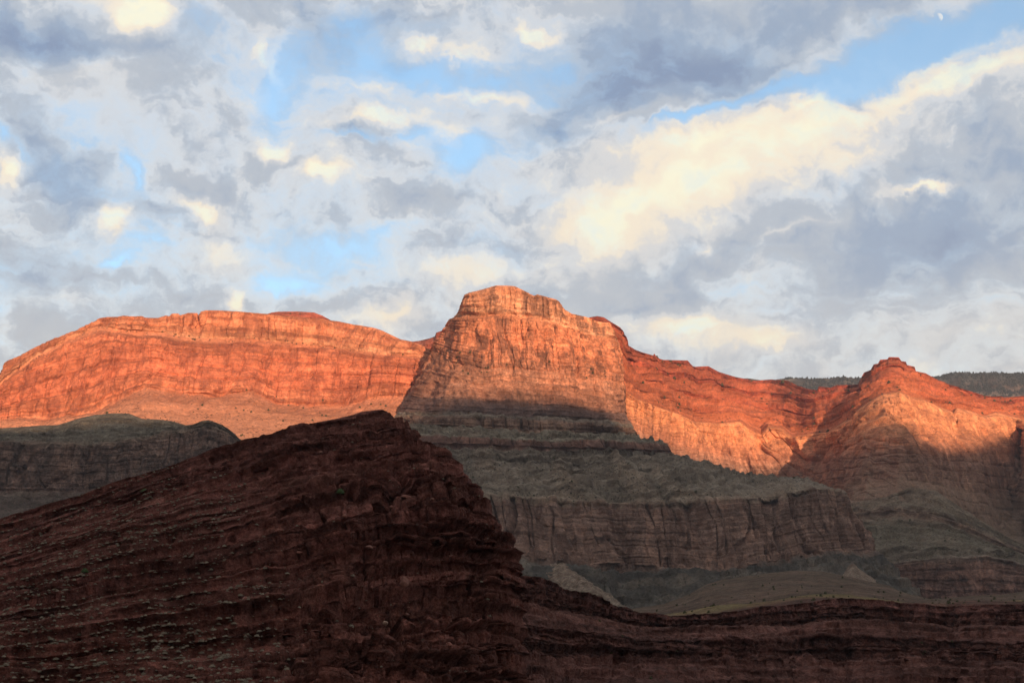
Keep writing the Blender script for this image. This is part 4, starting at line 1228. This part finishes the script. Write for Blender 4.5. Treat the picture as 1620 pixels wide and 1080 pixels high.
scatter("supai_mountain", 140, .15, 7.9, 985, 1620, 5, 12, "dark bushy juniper on the deep red upper slope", "junipers on the red upper slope", 1)
scatter("canyon_mountain", 100, 2.85, 4.8, 150, 640, 2.5, 7, "dark juniper on the orange talus under the left wall", "junipers under the left wall", 2)
scatter("canyon_mountain", 30, .95, 1.6, 100, 660, 3.5, 6, "small dark juniper on the ledge high in the left wall", "junipers on the high ledge", 3)
scatter("butte_mountain", 24, 2.7, 3.3, 690, 980, 4, 7, "dark juniper on the ledge halfway up the great butte", "junipers on the butte", 4)
scatter("knoll_hill", 6, .1, .9, 420, 525, 4, 7, "dark juniper on the red knoll above the wall", "junipers on the knoll", 5)

scatter("butte_mountain", 60, 8.9, 12, 640, 1280, 3, 6, "dark shrub on the grey-green slope below the great butte", "shrubs on the grey-green slope", 6, "dark_shrub", "shrub")
scatter("valley_hill", 40, 1.9, 4, 1380, 1620, 3, 6, "dark shrub on the grey slope of the side valley", "shrubs in the side valley", 7, "dark_shrub", "shrub")
scatter("terrace_hill", 140, .1, 3, 1000, 1620, 1.2, 3, "small dark shrub on the brown terrace", "shrubs on the brown terrace", 8, "dark_shrub", "shrub")
scatter("ledge_hill", 40, .3, 4, 870, 1620, .5, 1.4, "small dark shrub on the low red ledges", "shrubs on the low red ledges", 9, "dark_shrub", "shrub")
# woods on the far rim: one mass
FP, fv = LAND["rim_mountain"]
qx, qy = project(FP)
ok = (fv[:, None] <= 3.0) & (qx > 1240) & (qx < 1640)
J, I = np.nonzero(ok)
sel = rs.randint(0, len(J), 5200)
top_sel = rs.randint(0, FP.shape[1], 500)
P1 = np.concatenate([FP[J[sel], I[sel]], FP[0, top_sel] + np.stack([rs.uniform(-8, 8, 500), rs.uniform(0, 80, 500), np.zeros(500)], -1)])
P1 = P1[fbm(P1[:, 0] / 260, P1[:, 1] / 260, P1[:, 2] / 90, 3) + rs.rand(len(P1)) > .25]
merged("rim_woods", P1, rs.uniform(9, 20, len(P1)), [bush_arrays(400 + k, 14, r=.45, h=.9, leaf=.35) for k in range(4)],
       leafy("rim_tree_leaves", (.013, .02, .023)), "dark forest covering the far rim", "woods", sink=2)  # leaf tone darkened to stand in for cloud shade on the trees

# ------------------------------------------------------------------ the half moon
def moon():
    import bmesh
    d = raydir(1485, 28)
    bm = bmesh.new()
    bmesh.ops.create_uvsphere(bm, u_segments=32, v_segments=20, radius=1)
    me = bpy.data.meshes.new("moon")
    bm.to_mesh(me); bm.free()
    for p in me.polygons: p.use_smooth = True
    m = bpy.data.materials.new("moon_surface")
    m.use_nodes = True
    T = NT(m.node_tree)
    T.n.clear()
    o = T.node('ShaderNodeOutputMaterial')
    geo = T.node('ShaderNodeNewGeometry')
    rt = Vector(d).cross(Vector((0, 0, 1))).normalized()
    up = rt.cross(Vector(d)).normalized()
    L = (rt * .93 + up * .3 - Vector(d) * .1).normalized()  # sunlit half is painted as a glow, its edge set by hand
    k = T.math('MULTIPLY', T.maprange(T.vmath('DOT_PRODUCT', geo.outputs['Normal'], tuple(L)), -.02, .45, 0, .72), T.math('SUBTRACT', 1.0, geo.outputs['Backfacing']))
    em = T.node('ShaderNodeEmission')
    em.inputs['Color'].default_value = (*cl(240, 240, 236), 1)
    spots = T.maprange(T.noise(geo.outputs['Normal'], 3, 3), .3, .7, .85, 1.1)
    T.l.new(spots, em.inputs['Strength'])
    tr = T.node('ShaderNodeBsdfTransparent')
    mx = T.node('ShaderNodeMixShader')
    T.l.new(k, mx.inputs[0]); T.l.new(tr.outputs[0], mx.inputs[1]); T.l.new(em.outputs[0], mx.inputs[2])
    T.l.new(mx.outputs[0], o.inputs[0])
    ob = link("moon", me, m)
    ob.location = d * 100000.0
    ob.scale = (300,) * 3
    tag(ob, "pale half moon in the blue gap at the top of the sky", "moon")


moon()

# ------------------------------------------------------------------ GROUND
m_ground = rock("ground_scrub", [(0, (.12, .08, .06)), (1, (.12, .08, .06))], size=8, streak=0, band=.1, veg_amt=.6)
gv, gq = [], []
ng = 96
radii = [0.01, 60, 140, 400, 1200, 4000, 9000, 14000, 18500]
for r in radii:
    for k in range(ng):
        a = 2 * math.pi * k / ng
        gv.append((r * math.cos(a), r * math.sin(a), -0.6 + 0.2 * math.sin(k * 1.7 + r)))
for i in range(len(radii) - 1):
    for k in range(ng):
        gq.append((i * ng + k, (i + 1) * ng + k, (i + 1) * ng + (k + 1) % ng, i * ng + (k + 1) % ng))
g = link("ground", mesh_from("ground", gv, gq, {"strat": np.zeros(len(gv)), "cliff": np.zeros(len(gv)), "bed": np.zeros(len(gv))}), m_ground)
tag(g, "dry canyon floor", "ground", None, "structure")

# ------------------------------------------------------------------ the opposite canyon wall behind the camera: it throws the evening shade
# its crest is where the sun's last rays pass over it to the shade line seen on the far cliffs
edge = [(-400, 790, 2900), (0, 790, 2900), (300, 780, 2900), (560, 760, 2850), (640, 662, 2780), (700, 636, 2740), (800, 626, 2740), (900, 632, 2740), (960, 640, 2760), (1003, 668, 2700), (1040, 740, 3300), (1100, 775, 3700),
        (1200, 790, 3900), (1268, 790, 3750), (1300, 720, 3700), (1345, 668, 3450), (1380, 668, 3260), (1400, 676, 3220), (1430, 686, 3200), (1485, 698, 3300), (1540, 700, 3500), (1580, 700, 3700), (1620, 672, 3700), (1800, 650, 3600)]
YW = -4200.0
pts = []
for (px, py, D) in edge:
    p = at(px, py, D)
    t = (YW - p[1]) / S[1]
    q = p + S * t
    pts.append((q[0], q[2]))
pts.sort()
xs = np.linspace(-3000, 12000, 700)
crest = np.interp(xs, [p[0] for p in pts], [p[1] for p in pts])
crest = crest + 14 * fbm(xs / 260, 0.3, 0.8, 4)
rows_w = []
for dy, dz, base in ((0, 0, 0), (60, -160, 0), (260, -300, 0), (320, -620, 0), (900, -900, 0), (1500, 0, 1)):
    r_ = np.stack([xs, np.full_like(xs, YW) + dy + 60 * fbm(xs / 300, dy / 200, .2, 3), (crest + dz) if not base else np.full_like(xs, -20)], -1)
    rows_w.append(r_)
backw = [np.stack([xs, np.full_like(xs, YW) - 900, crest - 40], -1), np.stack([xs, np.full_like(xs, YW) - 2500, np.full_like(xs, -20)], -1)]
Pw = np.array(backw[::-1] + rows_w)
n1_, n2_ = Pw.shape[:2]
idx = np.arange(n1_ * n2_).reshape(n1_, n2_)
Qw = np.stack([idx[:-1, :-1], idx[1:, :-1], idx[1:, 1:], idx[:-1, 1:]], -1).reshape(-1, 4)
stw = np.repeat(np.linspace(0, 1, n1_)[:, None], n2_, 1)
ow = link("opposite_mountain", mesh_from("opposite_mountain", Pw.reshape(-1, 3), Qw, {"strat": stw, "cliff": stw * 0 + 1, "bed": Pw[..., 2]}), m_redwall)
tag(ow, "opposite canyon wall behind the viewer", "landform", None, "structure")
print("crest range", crest.min(), crest.max())

HAZE_TOP = max(max((o.matrix_world @ Vector(c)).z for c in o.bound_box) for o in scene.objects if o.type == 'MESH' and o.name != 'moon') + 15
print('haze top', HAZE_TOP)
# ------------------------------------------------------------------ haze: the thin evening air of the canyon
if True:
    hm = bpy.data.materials.new("haze_air")
    hm.use_nodes = True
    T = NT(hm.node_tree)
    T.n.clear()
    o = T.node('ShaderNodeOutputMaterial')
    pv = T.node('ShaderNodeVolumePrincipled')
    pv.inputs['Color'].default_value = (.80, .88, 1.0, 1)
    pv.inputs['Density'].default_value = 0.000028
    pv.inputs['Anisotropy'].default_value = 0.2
    T.l.new(pv.outputs[0], o.inputs['Volume'])
    x0, x1, y0, y1, z0, z1 = -19000, 19000, -19000, 19000, -2.0, HAZE_TOP
    hv = [(x, y, z) for z in (z0, z1) for y in (y0, y1) for x in (x0, x1)]
    hq = [(0, 2, 3, 1), (4, 5, 7, 6), (0, 1, 5, 4), (2, 6, 7, 3), (0, 4, 6, 2), (1, 3, 7, 5)]
    ho = link("haze", mesh_from("haze", hv, hq), hm)
    tag(ho, "thin bluish evening air", "haze", None, "stuff")
